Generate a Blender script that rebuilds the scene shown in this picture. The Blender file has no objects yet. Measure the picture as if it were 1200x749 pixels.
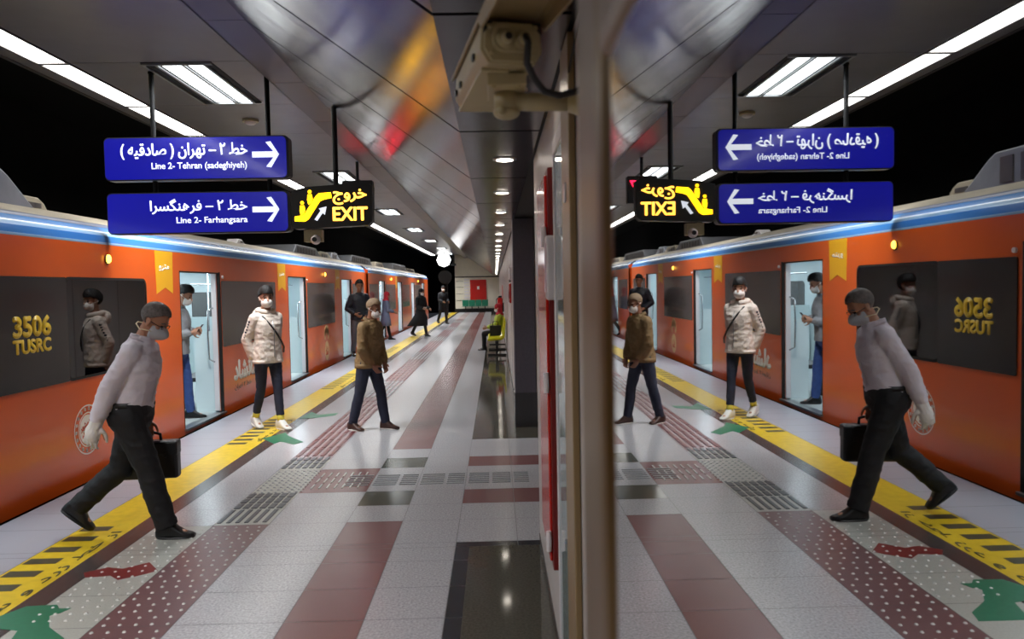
import bpy, bmesh, math, random
from mathutils import Vector, Matrix, noise
random.seed(7)
PI = math.pi
R = math.radians
SC = bpy.context.scene
COL = SC.collection

# ------------------------------------------------------------------ camera, world, exposure
cam = bpy.data.cameras.new('camera')
cam.sensor_width = 36.0
cam.lens = 881.05 / 1200 * 36.0
cam.clip_start = 0.02
cam.clip_end = 300
cam.dof.use_dof = True
cam.dof.focus_distance = 8.5
cam.dof.aperture_fstop = 3.2
camo = bpy.data.objects.new('camera', cam)
COL.objects.link(camo)
rx = (0.99957724, -0.02203488, -0.01896874)
ux = (0.01991539, 0.04356758, 0.99885196)
fx = (0.02118316, 0.99880745, -0.043988)
camo.matrix_world = Matrix(((rx[0], ux[0], -fx[0], 0), (rx[1], ux[1], -fx[1], 0), (rx[2], ux[2], -fx[2], 1.7), (0, 0, 0, 1)))
SC.camera = camo
SC.view_settings.view_transform = 'Standard'
SC.view_settings.look = 'None'
SC.view_settings.gamma = 1.0
SC.view_settings.use_curve_mapping = False
SC.view_settings.exposure = 0.42
wd = bpy.data.worlds.new('world')
SC.world = wd
wd.use_nodes = True
wd.node_tree.nodes['Background'].inputs[0].default_value = (0.5, 0.55, 0.65, 1)
wd.node_tree.nodes['Background'].inputs[1].default_value = 0.03
SC.cycles.max_bounces = 8
SC.cycles.glossy_bounces = 6
SC.cycles.caustics_reflective = False
SC.cycles.caustics_refractive = False
SC.cycles.sample_clamp_indirect = 4.0
SC.cycles.use_denoising = True

TUBE_POWER = 4.0      # recessed luminaires
LUM_WATTS = 78.0     # light thrown down by each luminaire
STRIP_POWER = 6.0     # light strip along the platform edge
DOWN_POWER = 11.0     # downlights
TRAIN_POWER = 6.5     # light strips inside the cars


# ------------------------------------------------------------------ helpers
def lin(c):
    out = []
    for v in c[:3]:
        v = v / 255.0
        out.append(v / 12.92 if v <= 0.04045 else ((v + 0.055) / 1.055) ** 2.4)
    return tuple(out) + (1.0,)


MATS = {}


def mat(name, col, rough=0.5, metal=0.0, emit=0.0, ecol=None, var=0.0, vscale=20.0, bump=0.0, bscale=30.0,
        spec=0.5, coat=0.0, stretch=None, rvar=0.0):
    if name in MATS:
        return MATS[name]
    m = bpy.data.materials.new(name)
    m.use_nodes = True
    nt = m.node_tree
    b = nt.nodes['Principled BSDF']
    c = lin(col)
    b.inputs['Base Color'].default_value = c
    b.inputs['Roughness'].default_value = rough
    b.inputs['Metallic'].default_value = metal
    b.inputs['Specular IOR Level'].default_value = spec
    b.inputs['Coat Weight'].default_value = coat
    b.inputs['Coat Roughness'].default_value = 0.08
    if emit:
        b.inputs['Emission Color'].default_value = lin(ecol or col)
        b.inputs['Emission Strength'].default_value = emit
    if var or bump or rvar:
        tc = nt.nodes.new('ShaderNodeTexCoord')
        mp = nt.nodes.new('ShaderNodeMapping')
        nt.links.new(tc.outputs['Object'], mp.inputs[0])
        if stretch:
            mp.inputs['Scale'].default_value = stretch
        if var:
            n = nt.nodes.new('ShaderNodeTexNoise')
            n.inputs['Scale'].default_value = vscale
            n.inputs['Detail'].default_value = 4
            nt.links.new(mp.outputs[0], n.inputs['Vector'])
            rp = nt.nodes.new('ShaderNodeValToRGB')
            rp.color_ramp.elements[0].position = 0.3
            rp.color_ramp.elements[1].position = 0.7
            rp.color_ramp.elements[0].color = tuple(max(0, x * (1 - var)) for x in c[:3]) + (1,)
            rp.color_ramp.elements[1].color = tuple(min(1, x * (1 + var)) for x in c[:3]) + (1,)
            nt.links.new(n.outputs['Fac'], rp.inputs[0])
            nt.links.new(rp.outputs[0], b.inputs['Base Color'])
        if rvar:
            n3 = nt.nodes.new('ShaderNodeTexNoise')
            n3.inputs['Scale'].default_value = 3.0
            n3.inputs['Detail'].default_value = 5
            nt.links.new(mp.outputs[0], n3.inputs['Vector'])
            mr = nt.nodes.new('ShaderNodeMapRange')
            mr.inputs['To Min'].default_value = max(0.02, rough - rvar)
            mr.inputs['To Max'].default_value = rough + rvar
            nt.links.new(n3.outputs['Fac'], mr.inputs['Value'])
            nt.links.new(mr.outputs[0], b.inputs['Roughness'])
        if bump:
            n2 = nt.nodes.new('ShaderNodeTexNoise')
            n2.inputs['Scale'].default_value = bscale
            n2.inputs['Detail'].default_value = 3
            nt.links.new(mp.outputs[0], n2.inputs['Vector'])
            bp = nt.nodes.new('ShaderNodeBump')
            bp.inputs['Strength'].default_value = bump
            bp.inputs['Distance'].default_value = 0.02
            nt.links.new(n2.outputs['Fac'], bp.inputs['Height'])
            nt.links.new(bp.outputs[0], b.inputs['Normal'])
    MATS[name] = m
    return m


def glass_mat(name, tint, keep, rough=0.02):
    """dark tinted pane: mostly mirror-like at grazing, lets `keep` of the light through"""
    m = bpy.data.materials.new(name)
    m.use_nodes = True
    nt = m.node_tree
    for n in list(nt.nodes):
        if n.type == 'BSDF_PRINCIPLED':
            nt.nodes.remove(n)
    out = [n for n in nt.nodes if n.type == 'OUTPUT_MATERIAL'][0]
    tr = nt.nodes.new('ShaderNodeBsdfTransparent')
    t = lin(tint)
    tr.inputs[0].default_value = tuple(x * keep for x in t[:3]) + (1,)
    gl = nt.nodes.new('ShaderNodeBsdfGlossy')
    gl.inputs['Roughness'].default_value = rough
    fr = nt.nodes.new('ShaderNodeFresnel')
    fr.inputs[0].default_value = 1.75
    mx = nt.nodes.new('ShaderNodeMixShader')
    nt.links.new(fr.outputs[0], mx.inputs[0])
    nt.links.new(tr.outputs[0], mx.inputs[1])
    nt.links.new(gl.outputs[0], mx.inputs[2])
    nt.links.new(mx.outputs[0], out.inputs[0])
    return m


def thing(name, label, cat, loc=(0, 0, 0), rotz=0.0, group=None, scale=1.0):
    o = bpy.data.objects.new(name, None)
    COL.objects.link(o)
    o.location = loc
    o.rotation_euler = (0, 0, rotz)
    o.scale = (scale,) * 3
    o.empty_display_size = 0.1
    o['label'] = label
    o['category'] = cat
    if group:
        o['group'] = group
    return o


def tag(o, label, cat, group=None):
    o['label'] = label
    o['category'] = cat
    if group:
        o['group'] = group
    return o


def structure(o):
    o['kind'] = 'structure'
    return o


class MB:
    def __init__(self):
        self.bm = bmesh.new()

    def face(self, pts, mi=0):
        f = self.bm.faces.new([self.bm.verts.new(p) for p in pts])
        f.material_index = mi
        return f

    def box(self, x0, y0, z0, x1, y1, z1, mi=0):
        v = [self.bm.verts.new((x, y, z)) for x in (x0, x1) for y in (y0, y1) for z in (z0, z1)]
        for q in ((0, 1, 3, 2), (4, 6, 7, 5), (0, 4, 5, 1), (2, 3, 7, 6), (0, 2, 6, 4), (1, 5, 7, 3)):
            f = self.bm.faces.new([v[i] for i in q])
            f.material_index = mi
        return v

    def obox(self, c, size, M, mi=0):
        v = self.box(-size[0] / 2, -size[1] / 2, -size[2] / 2, size[0] / 2, size[1] / 2, size[2] / 2, mi)
        for q in v:
            q.co = M @ q.co + Vector(c)

    def loft(self, rings, mi=0, cap=True):
        """rings: lists of points with equal count"""
        vs = [[self.bm.verts.new(p) for p in r] for r in rings]
        n = len(vs[0])
        for a, b in zip(vs, vs[1:]):
            for i in range(n):
                f = self.bm.faces.new((a[i], a[(i + 1) % n], b[(i + 1) % n], b[i]))
                f.material_index = mi
        if cap:
            self.bm.faces.new(list(reversed(vs[0]))).material_index = mi
            self.bm.faces.new(vs[-1]).material_index = mi

    def tube(self, pts, r, seg=10, mi=0):
        pts = [Vector(p) for p in pts]
        rr = r if isinstance(r, (list, tuple)) else [r] * len(pts)
        rings = []
        prev = None
        for i, p in enumerate(pts):
            a = pts[max(0, i - 1)]
            b = pts[min(len(pts) - 1, i + 1)]
            d = (b - a).normalized()
            if prev is None:
                x = d.orthogonal().normalized()
            else:
                x = (prev - d * prev.dot(d)).normalized()
            prev = x
            y = d.cross(x)
            rings.append([p + (x * math.cos(2 * PI * k / seg) + y * math.sin(2 * PI * k / seg)) * rr[i] for k in range(seg)])
        self.loft(rings, mi)

    def cyl(self, p0, p1, r0, r1=None, seg=20, mi=0):
        self.tube([p0, p1], [r0, r0 if r1 is None else r1], seg, mi)

    def cap(self, p0, r0, p1, r1, seg=14, mi=0):
        """tapered capsule"""
        p0, p1 = Vector(p0), Vector(p1)
        d = (p1 - p0)
        if d.length < 1e-6:
            return self.ell(p0, (r0,) * 3)
        d.normalize()
        pts, rs = [], []
        for a in (-80, -55, -30, 0):
            pts.append(p0 + d * r0 * math.sin(R(a)))
            rs.append(r0 * math.cos(R(a)))
        for a in (0, 30, 55, 80):
            pts.append(p1 + d * r1 * math.sin(R(a)))
            rs.append(r1 * math.cos(R(a)))
        x = d.orthogonal().normalized()
        y = d.cross(x)
        self.loft([[p + (x * math.cos(2 * PI * k / seg) + y * math.sin(2 * PI * k / seg)) * r for k in range(seg)] for p, r in zip(pts, rs)], mi)

    def ell(self, c, r, M=None, u=20, v=12, mi=0):
        M = M or Matrix.Identity(3)
        c = Vector(c)
        rings = []
        for i in range(v + 1):
            t = -PI / 2 + PI * (i + 0.0) / v
            t = max(-PI / 2 + 0.06, min(PI / 2 - 0.06, t))
            rings.append([c + M @ Vector((r[0] * math.cos(t) * math.cos(2 * PI * k / u), r[1] * math.cos(t) * math.sin(2 * PI * k / u), r[2] * math.sin(t))) for k in range(u)])
        self.loft(rings, mi)

    def prism(self, pts, o, xa, ya, n, depth, mi=0):
        """2D outline pts placed in the frame o, xa, ya and pushed out along n by depth"""
        o, xa, ya, n = Vector(o), Vector(xa), Vector(ya), Vector(n)
        a = [self.bm.verts.new(o + xa * p[0] + ya * p[1]) for p in pts]
        b = [self.bm.verts.new(o + xa * p[0] + ya * p[1] + n * depth) for p in pts]
        k = len(pts)
        fs = [self.bm.faces.new(b), self.bm.faces.new(list(reversed(a)))]
        for i in range(k):
            fs.append(self.bm.faces.new((a[i], a[(i + 1) % k], b[(i + 1) % k], b[i])))
        for f in fs:
            f.material_index = mi

    def build(self, name, mats, parent=None, smooth=False, bevel=0.0, fix=True, loc=None):
        if fix:
            bmesh.ops.recalc_face_normals(self.bm, faces=self.bm.faces[:])
        me = bpy.data.meshes.new(name)
        self.bm.to_mesh(me)
        self.bm.free()
        for m in (mats if isinstance(mats, (list, tuple)) else [mats]):
            me.materials.append(m)
        if smooth:
            for p in me.polygons:
                p.use_smooth = True
        o = bpy.data.objects.new(name, me)
        COL.objects.link(o)
        if parent:
            o.parent = parent
        if loc:
            o.location = loc
        if bevel:
            md = o.modifiers.new('bevel', 'BEVEL')
            md.width = bevel
            md.segments = 2
            md.limit_method = 'ANGLE'
        return o


def rrect(x0, y0, x1, y1, r, seg=6):
    out = []
    for cx, cy, a in ((x1 - r, y1 - r, 0), (x0 + r, y1 - r, 90), (x0 + r, y0 + r, 180), (x1 - r, y0 + r, 270)):
        for k in range(seg + 1):
            t = R(a + 90 * k / seg)
            out.append((cx + r * math.cos(t), cy + r * math.sin(t)))
    return out


def remesh(mb, voxel, smooth=4):
    """melt overlapping closed shapes of mb into one continuous skin"""
    bmesh.ops.recalc_face_normals(mb.bm, faces=mb.bm.faces[:])
    me = bpy.data.meshes.new('tmp')
    mb.bm.to_mesh(me)
    mb.bm.free()
    o = bpy.data.objects.new('tmp', me)
    COL.objects.link(o)
    m = o.modifiers.new('r', 'REMESH')
    m.mode = 'VOXEL'
    m.voxel_size = voxel
    if smooth:
        s = o.modifiers.new('s', 'SMOOTH')
        s.factor = 0.5
        s.iterations = smooth
    dg = bpy.context.evaluated_depsgraph_get()
    dg.update()
    out = bpy.data.meshes.new_from_object(o.evaluated_get(dg))
    bpy.data.objects.remove(o)
    bpy.data.meshes.remove(me)
    for p in out.polygons:
        p.use_smooth = True
    return out


def wrinkle(me, amp=.006, sc=(11, 11, 17)):
    """cloth folds: ridged noise along the normals"""
    nr = [v.normal.copy() for v in me.vertices]
    for v, n in zip(me.vertices, nr):
        q = Vector((v.co.x * sc[0] + v.co.z * 5, v.co.y * sc[1], v.co.z * sc[2]))
        a = noise.noise(q)
        b = noise.noise(q * 2.3 + Vector((7, 3, 1)))
        v.co += n * amp * (1.3 * (.35 - abs(a)) * 2 + .5 * b)
    return me


def link_mesh(name, me, m, parent):
    me.name = name
    me.materials.clear()
    me.materials.append(m)
    o = bpy.data.objects.new(name, me)
    COL.objects.link(o)
    o.parent = parent
    return o


# --- lettering: Persian is shaped by hand into presentation forms
_AR = {'ا': 'ﺍﺎ', 'ب': 'ﺏﺐﺑﺒ', 'ت': 'ﺕﺖﺗﺘ', 'ج': 'ﺝﺞﺟﺠ', 'خ': 'ﺥﺦﺧﺨ', 'د': 'ﺩﺪ', 'ر': 'ﺭﺮ', 'س': 'ﺱﺲﺳﺴ', 'ش': 'ﺵﺶﺷﺸ',
       'ص': 'ﺹﺺﺻﺼ', 'ط': 'ﻁﻂﻃﻄ', 'ف': 'ﻑﻒﻓﻔ', 'ق': 'ﻕﻖﻗﻘ', 'ک': 'ﮎﮏﮐﮑ', 'گ': 'ﮒﮓﮔﮕ', 'ل': 'ﻝﻞﻟﻠ', 'م': 'ﻡﻢﻣﻤ', 'ن': 'ﻥﻦﻧﻨ',
       'ه': 'ﻩﻪﻫﻬ', 'و': 'ﻭﻮ', 'ی': 'ﯼﯽﯾﯿ', 'ح': 'ﺡﺢﺣﺤ', 'ز': 'ﺯﺰ'}


def fa(s):
    out = []
    for i, ch in enumerate(s):
        f = _AR.get(ch)
        if not f:
            out.append({'(': ')', ')': '('}.get(ch, ch))
            continue
        pr = i > 0 and len(_AR.get(s[i - 1], '')) == 4
        nx = i + 1 < len(s) and s[i + 1] in _AR and len(f) == 4
        out.append(f[3] if pr and nx else f[1] if pr else f[2] if nx else f[0])
    return ''.join(reversed(out))


def lettering(name, body, m, parent, o, xa, ya, w, h, depth=0.004, bold=0.02):
    """text fitted into the w x h box whose lower left corner is o"""
    c = bpy.data.curves.new('txt', 'FONT')
    c.body = body
    c.size = 1.0
    c.offset = bold * .25
    c.resolution_u = 4
    t = bpy.data.objects.new('txt', c)
    COL.objects.link(t)
    dg = bpy.context.evaluated_depsgraph_get()
    dg.update()
    me = bpy.data.meshes.new_from_object(t.evaluated_get(dg))
    bpy.data.objects.remove(t)
    xs = [v.co.x for v in me.vertices]
    ys = [v.co.y for v in me.vertices]
    x0, x1, y0, y1 = min(xs), max(xs), min(ys), max(ys)
    o, xa, ya = Vector(o), Vector(xa), Vector(ya)
    n = xa.cross(ya)
    bm = bmesh.new()
    bm.from_mesh(me)
    bpy.data.meshes.remove(me)
    for v in bm.verts:
        v.co = o + xa * ((v.co.x - x0) / (x1 - x0) * w) + ya * ((v.co.y - y0) / (y1 - y0) * h) + n * depth
    g = bmesh.ops.extrude_face_region(bm, geom=bm.faces[:])
    for e in g['geom']:
        if isinstance(e, bmesh.types.BMVert):
            e.co = e.co - n * depth * 0.9
    em = h / (y1 - y0)
    src = bm.verts[:] + bm.edges[:] + bm.faces[:]
    for q, (dx, dy) in enumerate(((1, 0), (-1, 0), (0, .8), (0, -.8))):
        d2 = bmesh.ops.duplicate(bm, geom=src)
        for e in d2['geom']:
            if isinstance(e, bmesh.types.BMVert):
                e.co = e.co + xa * dx * bold * em * .9 + ya * dy * bold * em * .9 + n * .00012 * (q + 1)
    mb = MB()
    mb.bm.free()
    mb.bm = bm
    return mb.build(name, m, parent)


# ------------------------------------------------------------------ materials
M_white = mat('terrazzo_white', (184, 183, 186), 0.22, var=0.26, vscale=75)
M_edge = mat('terrazzo_edge', (158, 159, 168), 0.35, var=0.10, vscale=160)
M_red = mat('terrazzo_red', (128, 88, 87), 0.25, var=0.12, vscale=160)
M_ggrey = mat('granite_greygreen', (98, 100, 92), 0.14, var=0.12, vscale=120)
M_dark = mat('granite_dark', (84, 81, 72), 0.07, var=0.25, vscale=70)
M_border = mat('granite_black', (56, 56, 59), 0.15, var=0.1, vscale=80)
M_yellow = mat('paving_yellow', (216, 184, 34), 0.35, var=0.10, vscale=14)
M_hatch = mat('hatch_dark', (62, 62, 40), 0.4)
M_browntrim = mat('edge_trim_dark', (74, 66, 64), 0.25, var=0.12, vscale=60)
M_tactw = mat('tactile_white', (176, 176, 168), 0.3, var=0.1, vscale=90)
M_tactr = mat('tactile_red', (112, 78, 79), 0.3, var=0.1, vscale=90)
M_tactp = mat('tactile_pink', (172, 152, 154), 0.25, var=0.1, vscale=90)
M_stud = mat('stud_white', (215, 213, 208), 0.25)
M_barr = mat('bar_maroon', (112, 58, 60), 0.3)
M_bard = mat('bar_slate', (70, 74, 80), 0.3)
M_barg = mat('bar_grey', (150, 152, 156), 0.3)
M_grout = mat('grout', (112, 110, 110), 0.6)
M_green = mat('arrow_green', (22, 110, 76), 0.4, var=0.08, vscale=30)
M_arred = mat('arrow_red', (120, 38, 36), 0.4, var=0.08, vscale=30)
M_ceil = mat('ceiling_panel', (126, 122, 124), 0.32, metal=0.25, var=0.04, vscale=4, rvar=0.06)
M_slope = mat('ceiling_metal', (90, 88, 93), 0.20, metal=0.85, var=0.06, vscale=2, rvar=0.07)
M_beam = mat('beam_metal', (96, 92, 92), 0.35, metal=0.5)
M_joint = mat('joint_black', (14, 14, 15), 0.7)
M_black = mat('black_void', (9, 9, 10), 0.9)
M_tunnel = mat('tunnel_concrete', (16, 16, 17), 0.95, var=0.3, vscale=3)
M_wall = mat('wall_panel_white', (198, 192, 188), 0.38, var=0.03, vscale=3, coat=0.1)
M_wallend = mat('wall_end_cream', (236, 228, 210), 0.4, var=0.04, vscale=3)
M_pillar = mat('pillar_grey', (76, 72, 82), 0.4, var=0.1, vscale=30)
M_blk = mat('black_plastic', (20, 20, 22), 0.4)
M_rubber = mat('black_rubber', (14, 14, 15), 0.7)
M_polebk = mat('pole_black', (6, 6, 7), 0.6, spec=0.2)
M_metal = mat('brushed_metal', (170, 172, 174), 0.3, metal=0.9)
M_chrome = mat('chrome', (205, 208, 210), 0.12, metal=1.0)
M_bronze = mat('bronze_aluminium', (94, 70, 34), 0.36, metal=0.35, var=0.08, vscale=8, stretch=(60, 60, 0.6))
M_paleframe = mat('pale_frame', (142, 118, 82), 0.35, metal=0.2)
M_orange = mat('train_orange', (220, 92, 28), 0.28, var=0.05, vscale=1.2, coat=0.35)
M_orange_deep = mat('train_orange_lower', (206, 72, 22), 0.3, var=0.10, vscale=0.9, coat=0.3)
M_blue = mat('train_blue', (62, 128, 196), 0.25, coat=0.4)
M_blue_l = mat('train_blue_light', (150, 190, 224), 0.22, coat=0.5)
M_stripe_dk = mat('train_blue_dark', (44, 62, 96), 0.3)
M_roof = mat('train_roof', (150, 140, 122), 0.5, var=0.10, vscale=2)
M_roofgrey = mat('roof_unit_grey', (128, 130, 136), 0.4, metal=0.3, var=0.1, vscale=5)
M_film = mat('window_film', (40, 39, 39), 0.22, coat=0.2)
M_film2 = mat('window_film_grey', (80, 74, 72), 0.22, coat=0.25)
M_gold = mat('decal_gold', (232, 170, 34), 0.35)
M_goldtxt = mat('decal_yellow', (226, 186, 40), 0.4)
M_decalw = mat('decal_white', (236, 226, 216), 0.4)
M_decalg = mat('decal_grey', (150, 110, 92), 0.5)
M_decalcream = mat('decal_cream', (226, 186, 136), 0.5)
M_inwall = mat('car_wall', (206, 220, 222), 0.35)
M_infloor = mat('car_floor', (176, 184, 184), 0.35, var=0.08, vscale=60)
M_seatblue = mat('car_seat', (52, 96, 156), 0.4)
M_inlight = mat('car_light', (240, 250, 255), 0.5, emit=TRAIN_POWER, ecol=(235, 248, 255))
M_tube = mat('light_tube', (245, 250, 250), 0.5, emit=TUBE_POWER, ecol=(244, 250, 252))
M_strip = mat('strip_diffuser', (245, 245, 240), 0.5, emit=STRIP_POWER, ecol=(252, 250, 244))
M_down = mat('downlight_lens', (250, 246, 238), 0.5, emit=DOWN_POWER, ecol=(255, 244, 228))
M_signblue = mat('sign_blue', (24, 24, 150), 0.22, emit=0.32, ecol=(30, 32, 190), coat=0.4)
M_signwhite = mat('sign_white', (235, 238, 245), 0.4, emit=0.75, ecol=(235, 240, 250))
M_signyel = mat('sign_yellow', (250, 200, 20), 0.4, emit=4.2, ecol=(255, 186, 10))
M_signamb = mat('sign_amber', (250, 190, 90), 0.4, emit=3.0, ecol=(255, 176, 60))
M_led = mat('led_red', (230, 20, 50), 0.4, emit=6.0, ecol=(255, 20, 52))
M_lamp = mat('marker_lamp', (255, 190, 60), 0.4, emit=7.0, ecol=(255, 186, 60))
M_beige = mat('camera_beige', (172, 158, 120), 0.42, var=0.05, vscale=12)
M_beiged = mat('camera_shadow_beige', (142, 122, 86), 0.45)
M_redp = mat('red_paint', (200, 26, 18), 0.25, coat=0.4)
M_redd = mat('dark_and_shaded_red', (110, 16, 14), 0.35)
M_whitep = mat('white_plastic', (226, 220, 222), 0.35)
M_yseat = mat('yellow_plastic', (214, 210, 30), 0.3)
M_gseat = mat('green_plastic', (30, 120, 92), 0.35)
M_glasspanel = mat('panel_glass', (150, 172, 172), 0.06, metal=0.35, spec=0.7)
M_tint = glass_mat('tinted_glass', (150, 150, 158), 0.42)

# ------------------------------------------------------------------ setting: floor
T = 0.41
YB = 5.45
XC = [-3.68, -3.05, -2.78, -2.66, -2.5, -2.09, -1.685, -1.12, -0.71, -0.295, -0.205, 0.115, 0.62]
FM = [M_white, M_edge, M_red, M_ggrey, M_dark, M_border, M_yellow, M_browntrim, M_tactw, M_tactr, M_tactp, M_grout, M_bard]
YEND = 51.5


def tile(ix, y):
    """material index of the floor cell in column ix at row centre y"""
    if ix == 0:
        return 1
    if ix in (1, 2):
        return 6
    if ix == 3:
        return 7
    if ix == 4:
        return 8 if 3.0 < y < 5.5 else 0
    if ix == 5:
        if y < 5.45:
            return 9
        if y < 6.27:
            return 8
        if y < 7.1:
            return 8
        if y < 7.6:
            return 8
        return 10
    if ix == 6:
        return 2 if 6.27 < y < 7.1 else 0
    if ix == 7:
        if y < 5.45 or y > 7.91:
            return 2
        return 3 if (5.86 < y < 6.27 or 7.1 < y < 7.5) else 0
    if ix == 8:
        return 0
    if y < 4.96:
        if ix == 9 or y > 4.86:
            return 5
        return 4
    if y > 8.35:
        return 4
    if 5.85 < y < 6.25 or 7.1 < y < 7.5:
        return 2
    return 0


f = MB()
rows = []
k = -26
while YB + T * k < YEND:
    rows.append(YB + T * k)
    k += 1
rows += [4.96, 4.87, 8.35]
rows = sorted(r for r in rows if not (abs(r - 5.04) < 0.01 or abs(r - 8.32) < 0.01))
rows.append(YEND)
f.face([(-3.70, rows[0], -0.0015), (0.62, rows[0], -0.0015), (0.62, YEND, -0.0015), (-3.70, YEND, -0.0015)], 11)
g = 0.0022
for a, b in zip(rows, rows[1:]):
    for ix, (x0, x1) in enumerate(zip(XC, XC[1:])):
        mi = tile(ix, (a + b) / 2)
        gx0 = 0 if ix in (2, 3, 10) or (mi == 4 and ix > 9) else g
        f.face([(x0 + gx0, a + (0 if mi in (4, 6, 7) else g), 0), (x1 - (0 if ix in (1, 2, 9) or (mi == 4 and ix < 11) else g), a + (0 if mi in (4, 6, 7) else g), 0),
                (x1 - (0 if ix in (1, 2, 9) or (mi == 4 and ix < 11) else g), b - (0 if mi in (4, 6, 7) else g), 0), (x0 + gx0, b - (0 if mi in (4, 6, 7) else g), 0)], mi)
# platform nosing and slab face
f.box(-3.70, rows[0], -1.2, -3.68, YEND, 0.0, 1)
structure(f.build('floor', FM))

# tactile domes and bars, part of the paving
s = MB()


def dome(x, y, mi, r=0.011):
    h = 0.006
    base = [s.bm.verts.new((x + r * math.cos(2 * PI * q / 8), y + r * math.sin(2 * PI * q / 8), 0.0003)) for q in range(8)]
    top = [s.bm.verts.new((x + r * .55 * math.cos(2 * PI * q / 8), y + r * .55 * math.sin(2 * PI * q / 8), h)) for q in range(8)]
    for q in range(8):
        s.bm.faces.new((base[q], base[(q + 1) % 8], top[(q + 1) % 8], top[q])).material_index = mi
    s.bm.faces.new(top).material_index = mi


def bar(x0, y0, x1, y1, mi):
    s.box(x0, y0, 0.0003, x1, y1, 0.005, mi)


y = 2.6
r_ = 0
while y < 5.44:
    for q in range(5):
        dome(-2.063 + q * 0.0815 + (0.02 if r_ % 2 else 0), y, 0)
    y += 0.082
    r_ += 1
y = 3.9
while y < 5.4:
    for q in range(5):
        dome(-2.46 + q * 0.0815 + (0.02 if r_ % 2 else 0), y, 0)
    y += 0.085
    r_ += 1
for q in range(6):                                   # bars leading into the crossing
    x0 = -2.08 + q * 0.066
    bar(x0, 5.5, x0 + 0.03, 5.82, 2)
    for j in range(3):
        bar(x0, 5.86 + j * 0.15, x0 + 0.045, 5.86 + j * 0.15 + 0.12, 2)
        bar(x0, 7.16 + j * 0.16, x0 + 0.042, 7.16 + j * 0.16 + 0.13, 2)
y = 6.31
while y < 7.1:
    for q in range(7):
        dome(-2.06 + q * 0.058, y, 3, 0.013)
        dome(-2.03 + q * 0.058, y + .04, 0, 0.012)
    y += 0.08
for j in range(3):                                   # red crossing tile with pale bars
    for q in range(7):
        x0 = -1.62 + q * 0.066
        bar(x0, 6.4 + j * .2, x0 + 0.014, 6.54 + j * .2, 0)
for (x0, x1) in ((-1.34, -1.14), (-1.1, -.90), (-.87, -.73), (-.69, -.49), (-.46, -.31), (-.27, -.09), (-.06, .1), (.13, .26)):
    for q in range(6):                               # grey ribbed tiles across the platform
        bar(x0, 6.47 + q * .066, x1, 6.47 + q * .066 + .022, 3)
y = 7.68
seg = 0
while y < 40:
    for q in range(5):
        x0 = -2.075 + q * 0.082
        bar(x0, y, x0 + 0.042, y + 0.39, 1 if (seg // 5) % 3 != 2 else 3)
    y += 0.41
    seg += 1
structure(s.build('floor_tactile_ribs', [M_stud, M_barr, M_bard, M_barg]))

# dark hatch bars and warning words painted on the yellow strip
h = MB()
for (a, b) in ((2.6, 5.45), (8.36, 9.95), (12.9, 15.1), (20.0, 22.0), (27.0, 29.0)):
    y = a
    while y < b:
        h.face([(-3.03, y, .0012), (-2.82, y, .0012), (-2.82, y + .10, .0012), (-3.03, y + .10, .0012)])
        y += 0.215
structure(h.build('floor_hatching', M_hatch))
for (y0, wd_) in ((3.72, 1.65), (8.5, 1.4), (13.1, 1.4)):
    o = lettering('floor_lettering', fa('از خط زرد و سکو'), M_hatch, None, (-2.685, y0, 0.0008), (0, 1, 0), (-1, 0, 0), wd_, 0.085, 0.0008, 0.02)
    structure(o)


def decal(name, pts, m, label, cat, z=0.0016):
    b = MB()
    b.prism([(p[0], p[1]) for p in pts], (0, 0, z - 0.0014), (1, 0, 0), (0, 1, 0), (0, 0, 1), 0.0016)
    return tag(b.build(name, m), label, cat)


decal('floor_arrow', [(-2.70, 3.92), (-2.60, 4.10), (-2.44, 4.11), (-2.40, 4.06), (-2.335, 4.06), (-2.36, 4.0), (-2.40, 3.97), (-2.32, 3.83), (-2.17, 3.70),
                      (-2.14, 3.60), (-2.40, 3.60), (-2.46, 3.80), (-2.62, 3.84)], M_green, 'green boarding arrow painted on studded white paving nearest the camera', 'arrow')
decal('floor_arrow', [(-2.55, 4.58), (-2.44, 4.66), (-2.34, 4.63), (-2.22, 4.73), (-2.10, 4.58), (-2.2, 4.50), (-2.28, 4.45), (-2.36, 4.52), (-2.5, 4.50)],
      M_arred, 'dark red curved arrow painted on the studded white paving', 'arrow')
decal('floor_arrow', [(-2.72, 8.66), (-2.55, 9.0), (-2.45, 8.78), (-2.19, 8.42), (-2.26, 8.28), (-2.46, 8.47), (-2.5, 8.36)],
      M_green, 'green boarding arrow on the floor by the feet of the white jacket walker', 'arrow')
decal('floor_arrow', [(-2.64, 9.95), (-2.6, 10.5), (-2.45, 10.25), (-2.2, 10.36), (-2.2, 10.16), (-2.42, 10.0)],
      M_green, 'green boarding arrow on white floor just beyond the white jacket walker', 'arrow')

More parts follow.
